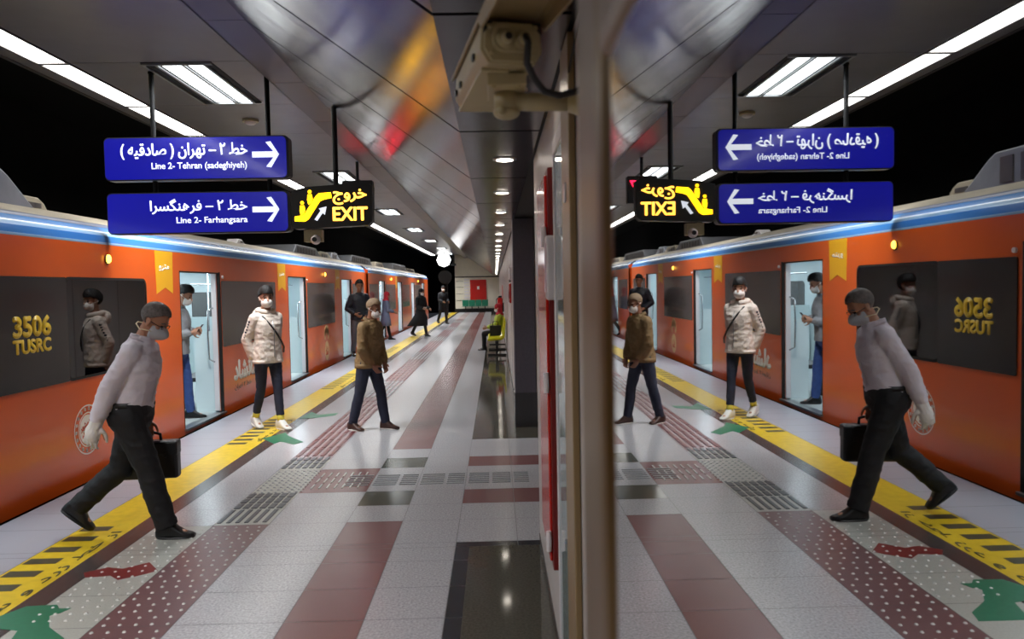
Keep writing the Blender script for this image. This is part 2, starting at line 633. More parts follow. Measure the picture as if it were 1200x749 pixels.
# ------------------------------------------------------------------ setting: track bed, tunnel, walls, ceilings
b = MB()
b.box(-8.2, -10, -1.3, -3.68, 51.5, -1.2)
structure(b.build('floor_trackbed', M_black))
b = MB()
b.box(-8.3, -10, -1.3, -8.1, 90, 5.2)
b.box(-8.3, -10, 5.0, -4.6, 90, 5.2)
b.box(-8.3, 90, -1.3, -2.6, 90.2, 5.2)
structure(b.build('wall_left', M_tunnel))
b = MB()
b.box(-8.2, -10.2, -1.2, 0.7, -10, 5.0)
structure(b.build('wall_back', M_wall))
b = MB()
b.box(0.265, -10, 0, 0.45, 4.95, 2.62)
structure(b.build('wall_right', M_wall))
for nm_, q_ in (('wall_recess', (0.60, 4.95, 0, 0.75, 9.35, 2.62)), ('wall_right', (0.265, 9.505, 0, 0.45, 51.6, 2.62)),
                ('wall_recess', (0.45, 4.85, 0, 0.75, 4.95, 2.62)), ('wall_recess', (0.475, 9.36, 0, 0.75, 9.46, 2.62))):
    b = MB()
    b.box(*q_)
    structure(b.build(nm_, M_wall))
b = MB()
for yj in [2.2, 11.0, 12.7, 14.4, 16.1, 17.8, 19.5, 21.2, 22.9, 24.6, 28]:
    b.box(0.2625, yj, 0, 0.266, yj + .008, 2.52)
b.box(0.2605, -10, 0, 0.2655, 4.95, 0.05, 0)
b.box(0.2605, 9.35, 0, 0.2655, 51.5, 0.05, 0)
structure(b.build('baseboard_right', M_browntrim))
b = MB()
b.box(0.215, 9.0, 0, 0.47, 9.5, 2.51, 0)
b.box(0.210, 8.995, 0, 0.475, 9.505, 0.42, 1)
structure(b.build('pillar', [M_pillar, M_border], bevel=0.004))
b = MB()
b.box(-2.75, 51.5, 0, 0.6, 51.7, 4.0, 0)
b.box(-2.80, 51.44, 0, 0.3, 51.52, 0.24, 1)
b.box(-2.75, 51.46, 2.36, 0.3, 51.51, 2.44, 2)
for zz in (0.8, 1.25, 1.7, 2.1):
    b.box(-2.70, 51.47, zz, -2.2, 51.505, zz + .02, 2)
for zz in range(8):
    b.box(-2.13, 51.45, .75 + zz * .2, -1.8, 51.505, .87 + zz * .2, 3)
structure(b.build('wall_end', [M_wallend, M_blk, M_browntrim, M_whitep]))

JY = [2.27 + 1.69 * q for q in range(-7, 30)]
ZL, ZB, ZH = 2.51, 3.69, 3.90
XF, XB1, XB0, XH = -0.17, -1.80, -2.105, -4.46
# low flat ceiling over the wall side
b = MB()
lo, sl, be, hi = MB(), MB(), MB(), MB()
lo.box(XF - .01, -10, ZL + .012, 0.62, 51.5, ZL + .03, 1)
sdir = Vector((XB1 - XF, 0, ZB - ZL)).normalized()
snor = Vector((-sdir.z, 0, sdir.x))
if snor.z > 0:
    snor = -snor
for a, c in zip(JY, JY[1:]):
    c2 = min(c, 51.5)
    if a > 51:
        break
    gj = 0.013
    lo.box(XF, a + gj, ZL, 0.245, c2 - gj, ZL + .02, 0)
    sl.face([(XF, a + .018, ZL), (XB1, a + .018, ZB), (XB1, c2 - .018, ZB), (XF, c2 - .018, ZL)], 0)
    be.box(XB0, a + .004, ZB, XB1, c2 - .004, ZB + .02, 0)
    be.box(XB0, a + .004, ZB, XB0 + .012, c2 - .004, ZH + .01, 0)
    hi.box(-4.0, a + .004, ZH, XB0 - .005, c2 - .004, ZH + .02, 0)
    hi.box(-4.46, a + .002, ZH, -4.31, c2 - .002, ZH + .02, 0)
sl.face([(XF, -10, ZL + .02), (XB1, -10, ZB + .02), (XB1, 51.5, ZB + .02), (XF, 51.5, ZL + .02)], 1)
be.box(XB0 + .01, -10, ZB + .025, XB1, 51.5, ZB + .04, 1)
hi.box(-4.46, -10, ZH + .1, XB0, 51.5, ZH + .14, 1)
fas = MB()
fas.box(-4.5, -10, ZH - .01, -4.46, 51.5, 5.05)
structure(fas.build('trim_1', M_beam))
structure(lo.build('ceiling', [M_slope, M_joint]))
structure(sl.build('ceiling_slope', [M_slope, M_joint], fix=False))
structure(be.build('ceiling_beam', [M_beam, M_joint]))
structure(hi.build('ceiling_high', [M_ceil, M_joint, M_beam]))

# light strip panels over the platform edge
first = None
for q, (a, c) in enumerate(zip(JY, JY[1:])):
    if a > 50:
        break
    if first is None:
        root = thing('strip_light', '', 'ceiling light', (-4.155, 0, ZH))
        d = MB()
        d.box(-0.13, 0.03, -0.004, 0.13, 1.66, 0.03)
        d.build('diffuser', M_strip, root)
        fr = MB()
        for x0 in (-.15, .132):
            fr.box(x0, 0.0, -0.012, x0 + .018, 1.69, 0.05)
        fr.box(-.15, 0, -.012, .15, .026, .05)
        fr.box(-.15, 1.664, -.012, .15, 1.69, .05)
        fr.build('frame', M_beam, root)
        first = root
        o = root
    else:
        o = first.copy()
        COL.objects.link(o)
        for ch in list(first.children):
            c_ = ch.copy()
            COL.objects.link(c_)
            c_.parent = o
    o.location = (-4.155, a, ZH)
    if 5.3 < a < 5.9:
        o['label'] = 'white ceiling strip panel nearest the camera above the train'
    elif 7.0 < a < 7.5:
        o['label'] = 'white ceiling strip panel second from the camera, left of the twin tube light'
    elif 8.7 < a < 9.2:
        o['label'] = 'white ceiling strip panel behind the hanging pole of the upper blue sign'
    elif a < 5:
        o['label'] = 'white ceiling strip panel behind or above the photographer'
        o['group'] = 'strip lights behind the photographer'
    else:
        o['label'] = 'white ceiling strip panel farther along the platform than the blue signs'
        o['group'] = 'far strip lights over the platform edge'

# recessed twin-tube luminaires
first = None
for q, yc in enumerate([-5.45, 1.35, 8.13, 14.9, 21.7, 28.4, 35.2, 42.0, 48.7]):
    if first is None:
        root = thing('recessed_luminaire', '', 'ceiling light', (-3.01, 0, ZH))
        d = MB()
        for x0 in (-.16, .09):
            d.box(x0, -.72, -.012, x0 + (.19 if x0 < 0 else .14), .72, -.004)
        d.build('tube_panel', M_tube, root)
        al = bpy.data.lights.new('luminaire_light', 'AREA')
        al.shape = 'RECTANGLE'
        al.size, al.size_y = .44, 1.44
        al.energy = LUM_WATTS
        al.spread = R(125)
        al.color = (.95, .98, 1.0)
        lo_ = bpy.data.objects.new('luminaire_light', al)
        COL.objects.link(lo_)
        lo_.parent = root
        lo_.location = (0, 0, -.03)
        d = MB()
        d.box(-.335, -.78, -.004, .335, .78, -.0005)
        d.build('housing', M_joint, root)
        d = MB()
        for x0 in (-.33, -.215, .04, .245):
            d.box(x0, -.75, -.024, x0 + .028, .75, -.004)
        for y0 in (-.78, .75):
            d.box(-.335, y0, -.024, .335, y0 + .03, -.004)
        d.build('louvre', M_metal, root)
        first = root
        o = root
    else:
        o = first.copy()
        COL.objects.link(o)
        for ch in list(first.children):
            c_ = ch.copy()
            COL.objects.link(c_)
            c_.parent = o
    o.location = (-3.01, yc, ZH)
    if q == 2:
        o['label'] = 'bright twin tube ceiling light above the blue signs'
    elif q == 3:
        o['label'] = 'twin tube ceiling light seen just above the yellow exit sign'
    elif q < 2:
        o['label'] = 'twin tube ceiling light overhead behind the camera'
        o['group'] = 'twin tube lights behind the camera'
    else:
        o['label'] = 'small twin tube ceiling light far down the platform past the exit sign'
        o['group'] = 'far twin tube ceiling lights'

# downlights
first = None
for q, a in enumerate(JY[:-1]):
    yc = a + 0.86
    if yc > 50:
        break
    if first is None:
        root = thing('downlight', '', 'ceiling light', (0.075, 0, ZL))
        d = MB()
        d.cyl((0, 0, -.006), (0, 0, .02), .075, .075, 24)
        d.build('trim_ring', M_metal, root, True)
        d = MB()
        d.cyl((0, 0, -.010), (0, 0, .0), .052, .052, 24)
        d.build('lens', M_down, root)
        first = root
        o = root
    else:
        o = first.copy()
        COL.objects.link(o)
        for ch in list(first.children):
            c_ = ch.copy()
            COL.objects.link(c_)
            c_.parent = o
    o.location = (0.075, yc, ZL)
    if 4.5 < yc < 5.2:
        o['label'] = 'round ceiling downlight nearest the wall camera, largest of the row in view'
    elif 6.2 < yc < 6.9:
        o['label'] = 'round ceiling downlight second in the row beyond the wall camera'
    elif yc < 4.5:
        o['label'] = 'round ceiling downlight overhead, out of the camera view'
        o['group'] = 'downlights overhead'
    else:
        o['label'] = 'small round downlight far along the low ceiling'
        o['group'] = 'far downlights along the low ceiling'

root = thing('smoke_detector', 'cream round smoke detector on the ceiling above the upper blue sign', 'smoke detector', (-3.10, 9.82, ZH))
d = MB()
d.cyl((0, 0, -.03), (0, 0, 0), .10, .105, 28)
d.build('base', M_beige, root, False)
d = MB()
d.ell((0, 0, -.035), (.07, .07, .035), None, 24, 10)
d.build('sensor_dome', M_whitep, root, True)

# ------------------------------------------------------------------ hanging signs
SY = 7.6


def arrow_pts(x0, x1, zc, hh):
    """right arrow: shaft and open chevron"""
    t = hh * .30
    return [(x0, zc - t * .75), (x1 - hh * .42, zc - t * .75), (x1 - hh * 1.0, zc - hh + t * .2), (x1 - hh * .62, zc - hh), (x1, zc), (x1 - hh * .62, zc + hh),
            (x1 - hh * 1.0, zc + hh - t * .2), (x1 - hh * .42, zc + t * .75), (x0, zc + t * .75)]


def blue_sign(label, x0, z0, x1, z1):
    root = thing('direction_sign', label, 'sign', ((x0 + x1) / 2, SY, z0))
    inv = Vector(root.location)
    d = MB()
    d.prism([(p[0] - inv.x, p[1] - inv.z) for p in rrect(x0, z0, x1, z1, .05)], (0, .12, 0), (1, 0, 0), (0, 0, 1), (0, -1, 0), .12)
    d.build('cabinet', M_blk, root)
    d = MB()
    d.prism([(p[0] - inv.x, p[1] - inv.z) for p in rrect(x0 + .008, z0 + .012, x1 - .025, z1 - .012, .045)], (0, 0, 0), (1, 0, 0), (0, 0, 1), (0, -1, 0), .006)
    d.build('face_panel', M_signblue, root)
    return root, inv


def sign_items(rt, W, Hh, fa_text, fa_box, la_text, la_box, ar_box):
    """boxes are fractions of the face: x, z, width, height"""
    for nm_, tx, bx, bo in (('persian_lettering', fa(fa_text), fa_box, .018), ('latin_lettering', la_text, la_box, .012)):
        lettering(nm_, tx, M_signwhite, rt, (-W / 2 + bx[0] * W, -.006, bx[1] * Hh), (1, 0, 0), (0, 0, 1), bx[2] * W, bx[3] * Hh, bold=bo)
    q = MB()
    q.prism(arrow_pts(-W / 2 + ar_box[0] * W, -W / 2 + (ar_box[0] + ar_box[2]) * W, ar_box[1] * Hh, ar_box[3] * Hh / 2), (0, -.004, 0), (1, 0, 0), (0, 0, 1), (0, -1, 0), .006)
    q.build('arrow', M_signwhite, rt)


r1, i1 = blue_sign('upper blue direction sign reading Tehran (sadeghiyeh) with a right arrow', -3.85, 2.818, -2.03, 3.247)
sign_items(r1, 1.82, .429, 'خط ۲ – تهران ( صادقیه )', (.092, .485, .684, .36), 'Line 2- Tehran (sadeghiyeh)', (.256, .215, .515, .19), (.802, .56, .145, .60))
for px in (-3.385, -2.245):
    d = MB()
    d.cyl((px - i1.x, .06, 2.34 - i1.z), (px - i1.x, .06, ZH - i1.z), .024, .024, 14)
    d.cyl((px - i1.x, .06, ZH - .02 - i1.z), (px - i1.x, .06, ZH - i1.z), .03, .03, 18)
    d.build('hanging_pole', M_polebk, r1)
r2, i2 = blue_sign('lower blue direction sign reading Farhangsara with a right arrow', -3.842, 2.288, -2.035, 2.70)
sign_items(r2, 1.807, .412, 'خط ۲ – فرهنگسرا', (.236, .475, .53, .36), 'Line 2- Farhangsara', (.378, .205, .388, .19), (.795, .55, .147, .60))

re = thing('exit_sign', 'black lit sign with yellow escalator symbol reading EXIT', 'sign', (-1.62, SY - .03, 2.312))
ie = Vector(re.location)


def ex(pts):
    return [((p[0] + 1.80) * .905, (p[1] - 2.37) * .905) for p in pts]


d = MB()
d.prism(ex([(-2.235, 2.40), (-2.20, 2.37), (-1.40, 2.40), (-1.355, 2.44), (-1.345, 2.83), (-1.39, 2.87), (-2.05, 2.83), (-2.235, 2.79)]), (0, .14, 0), (1, 0, 0), (0, 0, 1), (0, -1, 0), .14)
d.build('cabinet', M_blk, re)
lettering('persian_lettering', fa('خروج'), M_signamb, re, (.022, -.002, .235), (1, 0, 0), (0, 0, 1), .33, .15, bold=0.025)
lettering('latin_lettering', 'EXIT', M_signamb, re, (.018, -.002, .077), (1, 0, 0), (0, 0, 1), .34, .131, bold=0.025)
d = MB()
d.prism(ex([(-2.2, 2.455), (-2.2, 2.505), (-2.10, 2.52), (-1.96, 2.73), (-1.93, 2.755), (-1.80, 2.765), (-1.79, 2.705), (-1.87, 2.69), (-1.92, 2.67), (-2.05, 2.475), (-2.09, 2.45)]),
        (0, -.002, 0), (1, 0, 0), (0, 0, 1), (0, -1, 0), .006)
for (hx, hz) in ((-2.115, 2.655), (-2.03, 2.775)):
    d.prism(ex([(hx + .019 * math.cos(2 * PI * q / 10), hz + .019 * math.sin(2 * PI * q / 10)) for q in range(10)]), (0, -.002, 0), (1, 0, 0), (0, 0, 1), (0, -1, 0), .006)
    d.prism(ex([(hx - .022, hz - .03), (hx + .022, hz - .03), (hx + .03, hz - .08), (hx + .016, hz - .12), (hx - .016, hz - .14), (hx - .028, hz - .09)]), (0, -.002, 0), (1, 0, 0), (0, 0, 1), (0, -1, 0), .006)
d.build('escalator_symbol', M_signyel, re)
d = MB()
d.prism(ex([(-1.985, 2.47), (-1.955, 2.455), (-1.895, 2.54), (-1.87, 2.52), (-1.85, 2.61), (-1.935, 2.59), (-1.915, 2.565)]), (0, -.002, 0), (1, 0, 0), (0, 0, 1), (0, -1, 0), .007)
d.build('arrow', M_signwhite, re)
d = MB()
d.cyl((.04, .07, .40), (.04, .07, 3.3 - ie.z), .027, .027, 14)
d.cyl((.04, .07, 3.3 - ie.z), (.04, .07, 3.53 - ie.z), .027, .027, 14)
d.build('hanging_pole', M_blk, re)
# little white camera slung under the exit sign
root = thing('dome_camera', 'small white camera hanging under the yellow exit sign', 'camera', (-1.82, 7.66, 2.155))
d = MB()
d.box(-.09, -.05, .03, .09, .05, .15)
d.cyl((-.05, 0, .14), (-.05, 0, .16), .03)
d.build('bracket', M_beige, root, bevel=.004)
d = MB()
d.ell((.03, -.06, .05), (.05, .06, .05))
d.build('camera_body', M_whitep, root, True)
d = MB()
d.cyl((.03, -.125, .05), (.03, -.10, .05), .022, .026)
d.build('lens', M_blk, root)

# red platform display beyond the exit sign
root = thing('led_display', 'black display with red lit figures hanging beyond the exit sign', 'display', (-2.1, 11.8, 2.97))
d = MB()
d.box(-.25, 0, 0, .22, .16, .42)
d.build('cabinet', M_blk, root, bevel=.01)
lettering('red_figures', '10:47', M_led, root, (-.2, 0, .22), (1, 0, 0), (0, 0, 1), .38, .13, bold=.02)
d = MB()
d.cyl((-.02, .08, .41), (-.02, .08, ZB - 2.97), .024)
d.build('hanging_pole', M_blk, root)

# ------------------------------------------------------------------ train
TX = -3.87          # outer face of the car side
TZ = 2.19           # top of the orange side


def panel_holes(b, x0, x1, y0, y1, z0, z1, holes, mi=0):
    ys = sorted({y0, y1} | {h_[0] for h_ in holes} | {h_[1] for h_ in holes})
    zs = sorted({z0, z1} | {h_[2] for h_ in holes} | {h_[3] for h_ in holes})
    ys = [q for q in ys if y0 <= q <= y1]
    zs = [q for q in zs if z0 <= q <= z1]
    for a, c in zip(ys, ys[1:]):
        for e, g_ in zip(zs, zs[1:]):
            ym, zm = (a + c) / 2, (e + g_) / 2
            if any(h_[0] < ym < h_[1] and h_[2] < zm < h_[3] for h_ in holes):
                continue
            b.box(x0, a, e, x1, c, g_, mi)


def train_car(label, Y0, Y1, doors, windows, lamps, ribs, glassy):
    root = thing('train_car', label, 'train car', (-5.15, Y0, -0.06))
    ox, oy, oz = root.location

    def L(mb):
        bmesh.ops.translate(mb.bm, verts=mb.bm.verts[:], vec=(-ox, -oy, -oz))
        return mb

    holes = [(a, c, 0.0, 1.955) for a, c in doors] + [(w[0] + .02, w[1] - .03, .94, 1.835) for w in windows if w in glassy]
    b = MB()
    panel_holes(b, TX - .05, TX, Y0, Y1, -0.06, TZ, holes)
    for (a, c) in doors:                             # lower seams
        pass
    L(b).build('body_side', M_orange, root)
    b = MB()                                         # end walls and far side
    b.box(-6.45, Y0, -.06, TX, Y0 + .06, 2.3)
    b.box(-6.45, Y1 - .06, -.06, TX, Y1, 2.3)
    b.box(-6.45, Y0, -.06, -6.38, Y1, 2.25)
    L(b).build('body_shell', M_orange_deep, root)
    b = MB()
    b.box(-6.4, Y0 + .05, -1.0, TX - .14, Y1 - .05, -.075)
    L(b).build('underframe', M_black, root)

    def prof(pts, name, m, smooth=True):
        q = MB()
        v0 = [q.bm.verts.new((p[0], Y0, p[1])) for p in pts]
        v1 = [q.bm.verts.new((p[0], Y1, p[1])) for p in pts]
        for i in range(len(pts) - 1):
            q.bm.faces.new((v0[i], v0[i + 1], v1[i + 1], v1[i]))
        L(q).build(name, m, root, smooth)
    prof([(TX, TZ), (TX + .004, TZ + .012), (TX, TZ + .024)], 'stripe_pale_line', M_blue_l)
    prof([(TX, TZ + .024), (TX - .008, TZ + .06), (TX - .02, TZ + .09)], 'stripe_lower', M_blue)
    prof([(TX - .02, TZ + .09), (TX - .035, TZ + .115), (TX - .055, TZ + .135)], 'stripe_highlight', M_blue_l)
    prof([(TX - .055, TZ + .135), (TX - .09, TZ + .165), (TX - .12, TZ + .185)], 'stripe_upper', M_blue)
    prof([(TX - .12, TZ + .185), (TX - .14, TZ + .215), (TX - .17, TZ + .225)], 'gutter', M_stripe_dk)
    prof([(TX - .17, TZ + .225), (TX - .3, TZ + .27), (TX - .6, TZ + .36), (-5.15, TZ + .46), (-5.8, TZ + .38), (-6.3, TZ + .2), (-6.45, TZ)], 'roof', M_roof)
    # interior
    b = MB()
    b.box(-6.38, Y0 + .06, -.03, TX - .01, Y1 - .06, .012)
    L(b).build('floor_panel', M_infloor, root)
    b = MB()
    b.box(-6.38, Y0 + .06, .01, -6.33, Y1 - .06, 2.16)
    b.box(-6.38, Y0 + .06, 2.13, TX - .06, Y1 - .06, 2.17)
    panel_holes(b, TX - .09, TX - .055, Y0 + .06, Y1 - .06, .012, 2.13, holes)
    b.box(-6.38, Y0 + .06, .01, TX - .06, Y0 + .09, 2.15)
    b.box(-6.38, Y1 - .09, .01, TX - .06, Y1 - .06, 2.15)
    for a, c in doors:
        b.box(-4.25, a - .06, .012, TX - .07, a - .03, 1.15)
        b.box(-4.25, c + .03, .012, TX - .07, c + .06, 1.15)
        b.box(-6.3, c + .08, .012, -5.75, c + .11, 1.2)
    L(b).build('lining', M_inwall, root)
    b = MB()
    b.box(-5.6, Y0 + .4, 2.115, -5.35, Y1 - .4, 2.128)
    b.box(-4.75, Y0 + .4, 2.115, -4.5, Y1 - .4, 2.128)
    L(b).build('light_strip', M_inlight, root)
    for a, c in windows:
        b = MB()
        b.prism(rrect(a + .25, .95, c - .25, 1.7, .1), (-6.328, 0, 0), (0, 1, 0), (0, 0, 1), (1, 0, 0), .008)
        L(b).build('far_window', M_film2, root)
    for a, c in windows:                             # a bench along the far side between doors
        b = MB()
        b.box(-6.3, a + .1, .40, -5.85, c - .1, .46)
        b.box(-6.32, a + .1, .46, -6.24, c - .1, .92)
        for q in range(6):
            yy = a + .1 + (c - a - .2) * q / 5
            b.box(-6.3, yy - .02, .46, -5.87, yy + .02, .5)
        b.box(-6.3, a + .2, .02, -6.0, c - .2, .40)
        L(b).build('seat', M_seatblue, root, bevel=.01)
        b = MB()
        b.box(-5.9, a + .02, .02, -5.75, a + .09, .75)
        b.box(-6.3, a + .02, .55, -5.75, a + .09, .80)
        b.box(-4.6, a + .12, .02, -4.5, a + .2, .42)
        b.box(-4.62, a + .10, .42, -3.98, c - .1, .48)
        b.box(-4.06, a + .10, .48, -3.98, c - .1, .9)
        L(b).build('seat_end', M_blk, root, bevel=.01)
    for a, c in doors:
        b = MB()
        for (px, py) in ((-4.75, a + .15), (-4.75, c + .1), (-5.6, (a + c) / 2)):
            b.cyl((px, py, .01), (px, py, 2.13), .017, .017, 12)
        b.tube([(-4.75, a - .2, 1.85), (-4.75, c + .6, 1.85)], .015)
        b.tube([(-5.6, a - .2, 1.85), (-5.6, c + .6, 1.85)], .015)
        L(b).build('grab_pole', M_chrome, root, True)
        b = MB()
        b.box(TX - .10, c - .035, .03, TX - .03, c - .004, 1.95)
        lf = L(b).build('door', M_whitep, root, bevel=.006)
        b = MB()
        b.tube([(TX - .08, c - .03, .72), (TX - .14, c - .07, .76), (TX - .15, c - .07, 1.1), (TX - .14, c - .07, 1.44), (TX - .08, c - .03, 1.48)], .012)
        L(b).build('handle', M_chrome, lf, True)
        b = MB()
        b.box(TX - .028, c - .004, 0.0, TX + .006, c + .045, 1.975)
        b.box(TX - .10, a - .006, 0.0, TX + .004, a, 1.96)
        b.box(TX - .10, a - .006, 1.955, TX + .004, c + .05, 1.968)
        L(b).build('door_seal', M_rubber, root)
        b = MB()
        b.box(TX - .10, a - .02, -.012, TX + .035, c + .06, .016)
        L(b).build('door_sill', M_metal, root, bevel=.003)
        b = MB()
        b.cyl((TX, c + .13, 1.91), (TX + .02, c + .13, 1.91), .022)
        L(b).build('door_light', M_whitep, root)
    for w in windows:
        a, c = w
        if w in glassy:
            split = glassy[w]
            b = MB()
            b.prism(rrect(split, .925, c, 1.85, .07), (TX, 0, 0), (0, 1, 0), (0, 0, 1), (1, 0, 0), .004)
            L(b).build('window', M_tint, root)
            b = MB()
            outer = rrect(split - .01, .915, c + .012, 1.862, .08)
            inner = rrect(split + .012, .94, c - .012, 1.838, .065)
            va = [b.bm.verts.new((TX + .007, p[0], p[1])) for p in outer]
            vb = [b.bm.verts.new((TX + .007, p[0], p[1])) for p in inner]
            vc = [b.bm.verts.new((TX, p[0], p[1])) for p in outer]
            n = len(va)
            for i in range(n):
                b.bm.faces.new((va[i], va[(i + 1) % n], vb[(i + 1) % n], vb[i]))
                b.bm.faces.new((vc[i], vc[(i + 1) % n], va[(i + 1) % n], va[i]))
            L(b).build('window_frame', M_rubber, root)
            b = MB()
            b.prism(rrect(a, .918, split + .02, 1.858, .02), (TX, 0, 0), (0, 1, 0), (0, 0, 1), (1, 0, 0), .009)
            L(b).build('window_film', M_film, root)
        else:
            b = MB()
            b.prism(rrect(a, .92, c, 1.855, .03), (TX, 0, 0), (0, 1, 0), (0, 0, 1), (1, 0, 0), .006)
            L(b).build('window', M_film2, root)
    for yl in lamps:
        b = MB()
        b.cyl((TX, yl, 2.045), (TX + .012, yl, 2.045), .05, .05, 20)
        lb = L(b).build('marker_lamp', M_blk, root)
        b = MB()
        b.ell((TX + .014, yl, 2.05), (.025, .036, .044))
        L(b).build('lamp_lens', M_lamp, lb, True)
    for (a, c) in ribs:
        b = MB()
        m_ = (a + c) / 2
        b.prism([(a, TZ - .002), (a + .02, 1.69), (m_ + .01, 1.765), (c - .02, 1.69), (c, TZ - .002)], (TX, 0, 0), (0, 1, 0), (0, 0, 1), (1, 0, 0), .004)
        rb = L(b).build('ribbon_decal', M_gold, root)
        lettering('ribbon_lettering', fa('مترو'), M_decalw, rb, (TX + .002 - ox, a + .1 - oy, 1.955 - oz), (0, 1, 0), (0, 0, 1), c - a - .2, .075, .004)
    return root, L


w1, w2, w3 = (5.80, 8.41), (10.70, 13.30), (15.55, 18.15)
car, L1_ = train_car('orange train car at the near end with number 3506 on its side', 2.3, 22.5,
                     [(4.42, 5.70), (9.32, 10.62), (14.14, 15.40), (19.02, 20.25)], [w1, w2, w3, (20.45, 22.2)],
                     [7.61, 17.15], [(8.66, 9.13), (13.47, 13.98), (18.3, 18.8)], {w1: 6.84})
cx, cy, cz = car.location


def cl(x, y, z):
    return (x - cx, y - cy, z - cz)


lettering('number_lettering', '3506', M_goldtxt, car, cl(TX + .008, 6.09, 1.362), (0, 1, 0), (0, 0, 1), .50, .165, .004, .05)
lettering('number_lettering', 'TUSRC', M_goldtxt, car, cl(TX + .008, 6.08, 1.225), (0, 1, 0), (0, 0, 1), .505, .112, .004, .045)
# round badge
b = MB()
yc, zc = 7.125, .43
for (ro, ri) in ((.235, .222), (.165, .153)):
    oo = [b.bm.verts.new((TX + .004, yc + ro * math.cos(2 * PI * q / 48), zc + ro * math.sin(2 * PI * q / 48))) for q in range(48)]
    ii = [b.bm.verts.new((TX + .004, yc + ri * math.cos(2 * PI * q / 48), zc + ri * math.sin(2 * PI * q / 48))) for q in range(48)]
    for q in range(48):
        b.bm.faces.new((oo[q], oo[(q + 1) % 48], ii[(q + 1) % 48], ii[q]))
for q in range(18):
    t = 2 * PI * q / 18
    for (du, dv) in ((0, 0), (.02, .012)):
        c0 = (yc + (.193 + du * .3) * math.cos(t + du), zc + (.193 + du * .3) * math.sin(t + du))
        b.box(TX, c0[0] - .011, c0[1] - .013, TX + .004, c0[0] + .011, c0[1] + .013)
b.prism([(yc + .14 * math.cos(2 * PI * q / 32), zc + .14 * math.sin(2 * PI * q / 32)) for q in range(32)], (TX, 0, 0), (0, 1, 0), (0, 0, 1), (1, 0, 0), .003)
bd = L1_(b).build('round_badge', M_decalw, car)
for (dy, dz, t) in ((-.115, -.02, 'همشهر'), (-.09, -.085, 'باشگاه')):
    lettering('badge_lettering', fa(t), M_orange_deep, bd, cl(TX + .003, yc + dy, zc + dz), (0, .9, .35), (0, -.35, .9), .2, .065, .003)
# white script and small line below it on the panel beyond door one
lettering('script_lettering', fa('شانشاد'), M_decalw, car, cl(TX + .001, 11.1, .40), (0, 1, 0), (0, 0, 1), 1.15, .27, .004, .06)
lettering('script_lettering', fa('خط ۲ تهران'), M_decalg, car, cl(TX + .001, 11.12, .24), (0, 1, 0), (0, 0, 1), .75, .09, .004, .01)
# pale crest on the panel beyond door two
b = MB()
yc, zc = 17.2, .46
for q in range(7):
    t = R(-60 + 20 * q)
    b.prism([(yc + (.19 + .03 * (q % 2)) * math.sin(t) + .07 * math.cos(2 * PI * j / 10), zc + .10 + .24 * math.cos(t) + .11 * math.sin(2 * PI * j / 10)) for j in range(10)],
            (TX, 0, 0), (0, 1, 0), (0, 0, 1), (1, 0, 0), .003)
b.prism([(yc + .21 * math.cos(2 * PI * j / 24), zc - .14 + .22 * math.sin(2 * PI * j / 24)) for j in range(24)], (TX, 0, 0), (0, 1, 0), (0, 0, 1), (1, 0, 0), .002)
L1_(b).build('crest_decal', M_decalcream, car)
lettering('crest_lettering', fa('شاد'), M_orange_deep, car, cl(TX + .0025, 17.08, .22), (0, 1, 0), (0, 0, 1), .24, .2, .002)

car2, L2_ = train_car('orange train car farther down the platform with its end in the tunnel', 22.95, 43.2,
                      [(25.1, 26.4), (29.9, 31.2), (34.7, 36.0), (39.6, 40.9)], [(23.2, 24.9), (26.6, 29.2), (31.4, 34.0), (36.2, 38.9)],
                      [28.0, 37.7], [(29.3, 29.7)], {})
b = MB()
b.box(-5.9, 22.51, -.05, -4.3, 22.94, 2.3)
tag(b.build('gangway_bellows', M_rubber), 'black bellows joining the two orange train cars', 'bellows')


# roof equipment: each unit a part of its car
def roof_unit(car_, x0, y0, x1, y1, z0, z1, m, name='roof_unit', slope=.25):
    c_ = Vector(car_.location)
    b = MB()
    b.prism([(y0 - slope, z0), (y0, z1 - .04), (y0 + .06, z1), (y1 - .1, z1), (y1, z1 - .05), (y1 + slope * 2.2, z0)], (x0, 0, 0), (0, 1, 0), (0, 0, 1), (1, 0, 0), x1 - x0)
    bmesh.ops.translate(b.bm, verts=b.bm.verts[:], vec=-c_)
    o_ = b.build(name, m, car_, bevel=.015)
    b = MB()
    n_ = max(2, int((y1 - y0) / .28))
    for q in range(n_):
        ya = y0 + .12 + (y1 - y0 - .2) * q / n_
        b.box(x1 - .004, ya, z0 + .06, x1 + .012, ya + (y1 - y0) / n_ * .55, z1 - .06)
    bmesh.ops.translate(b.bm, verts=b.bm.verts[:], vec=-c_)
    b.build('grille', M_beam, o_)
    return o_


roof_unit(car, -5.6, 5.2, -4.45, 7.05, 2.5, 2.86, M_roofgrey, slope=.2)
roof_unit(car, -5.2, 7.7, -4.75, 8.1, 2.55, 2.72, M_roof, slope=.05)
roof_unit(car, -4.55, 12.9, -4.35, 13.2, 2.5, 2.6, M_whitep, slope=.1)
roof_unit(car, -5.5, 17.0, -4.45, 19.0, 2.5, 2.74, M_roofgrey)
roof_unit(car, -5.3, 19.6, -4.5, 20.6, 2.5, 2.7, M_roof)
roof_unit(car, -5.5, 20.95, -4.5, 21.7, 2.5, 2.74, M_roofgrey)
roof_unit(car2, -5.5, 23.6, -4.45, 27.0, 2.5, 2.78, M_roofgrey)
roof_unit(car2, -5.5, 28.2, -4.45, 30.0, 2.5, 2.72, M_roof)
roof_unit(car2, -5.5, 33.0, -4.45, 37.5, 2.5, 2.82, M_roofgrey)
roof_unit(car2, -5.5, 38.2, -4.45, 41.5, 2.5, 2.72, M_roof)

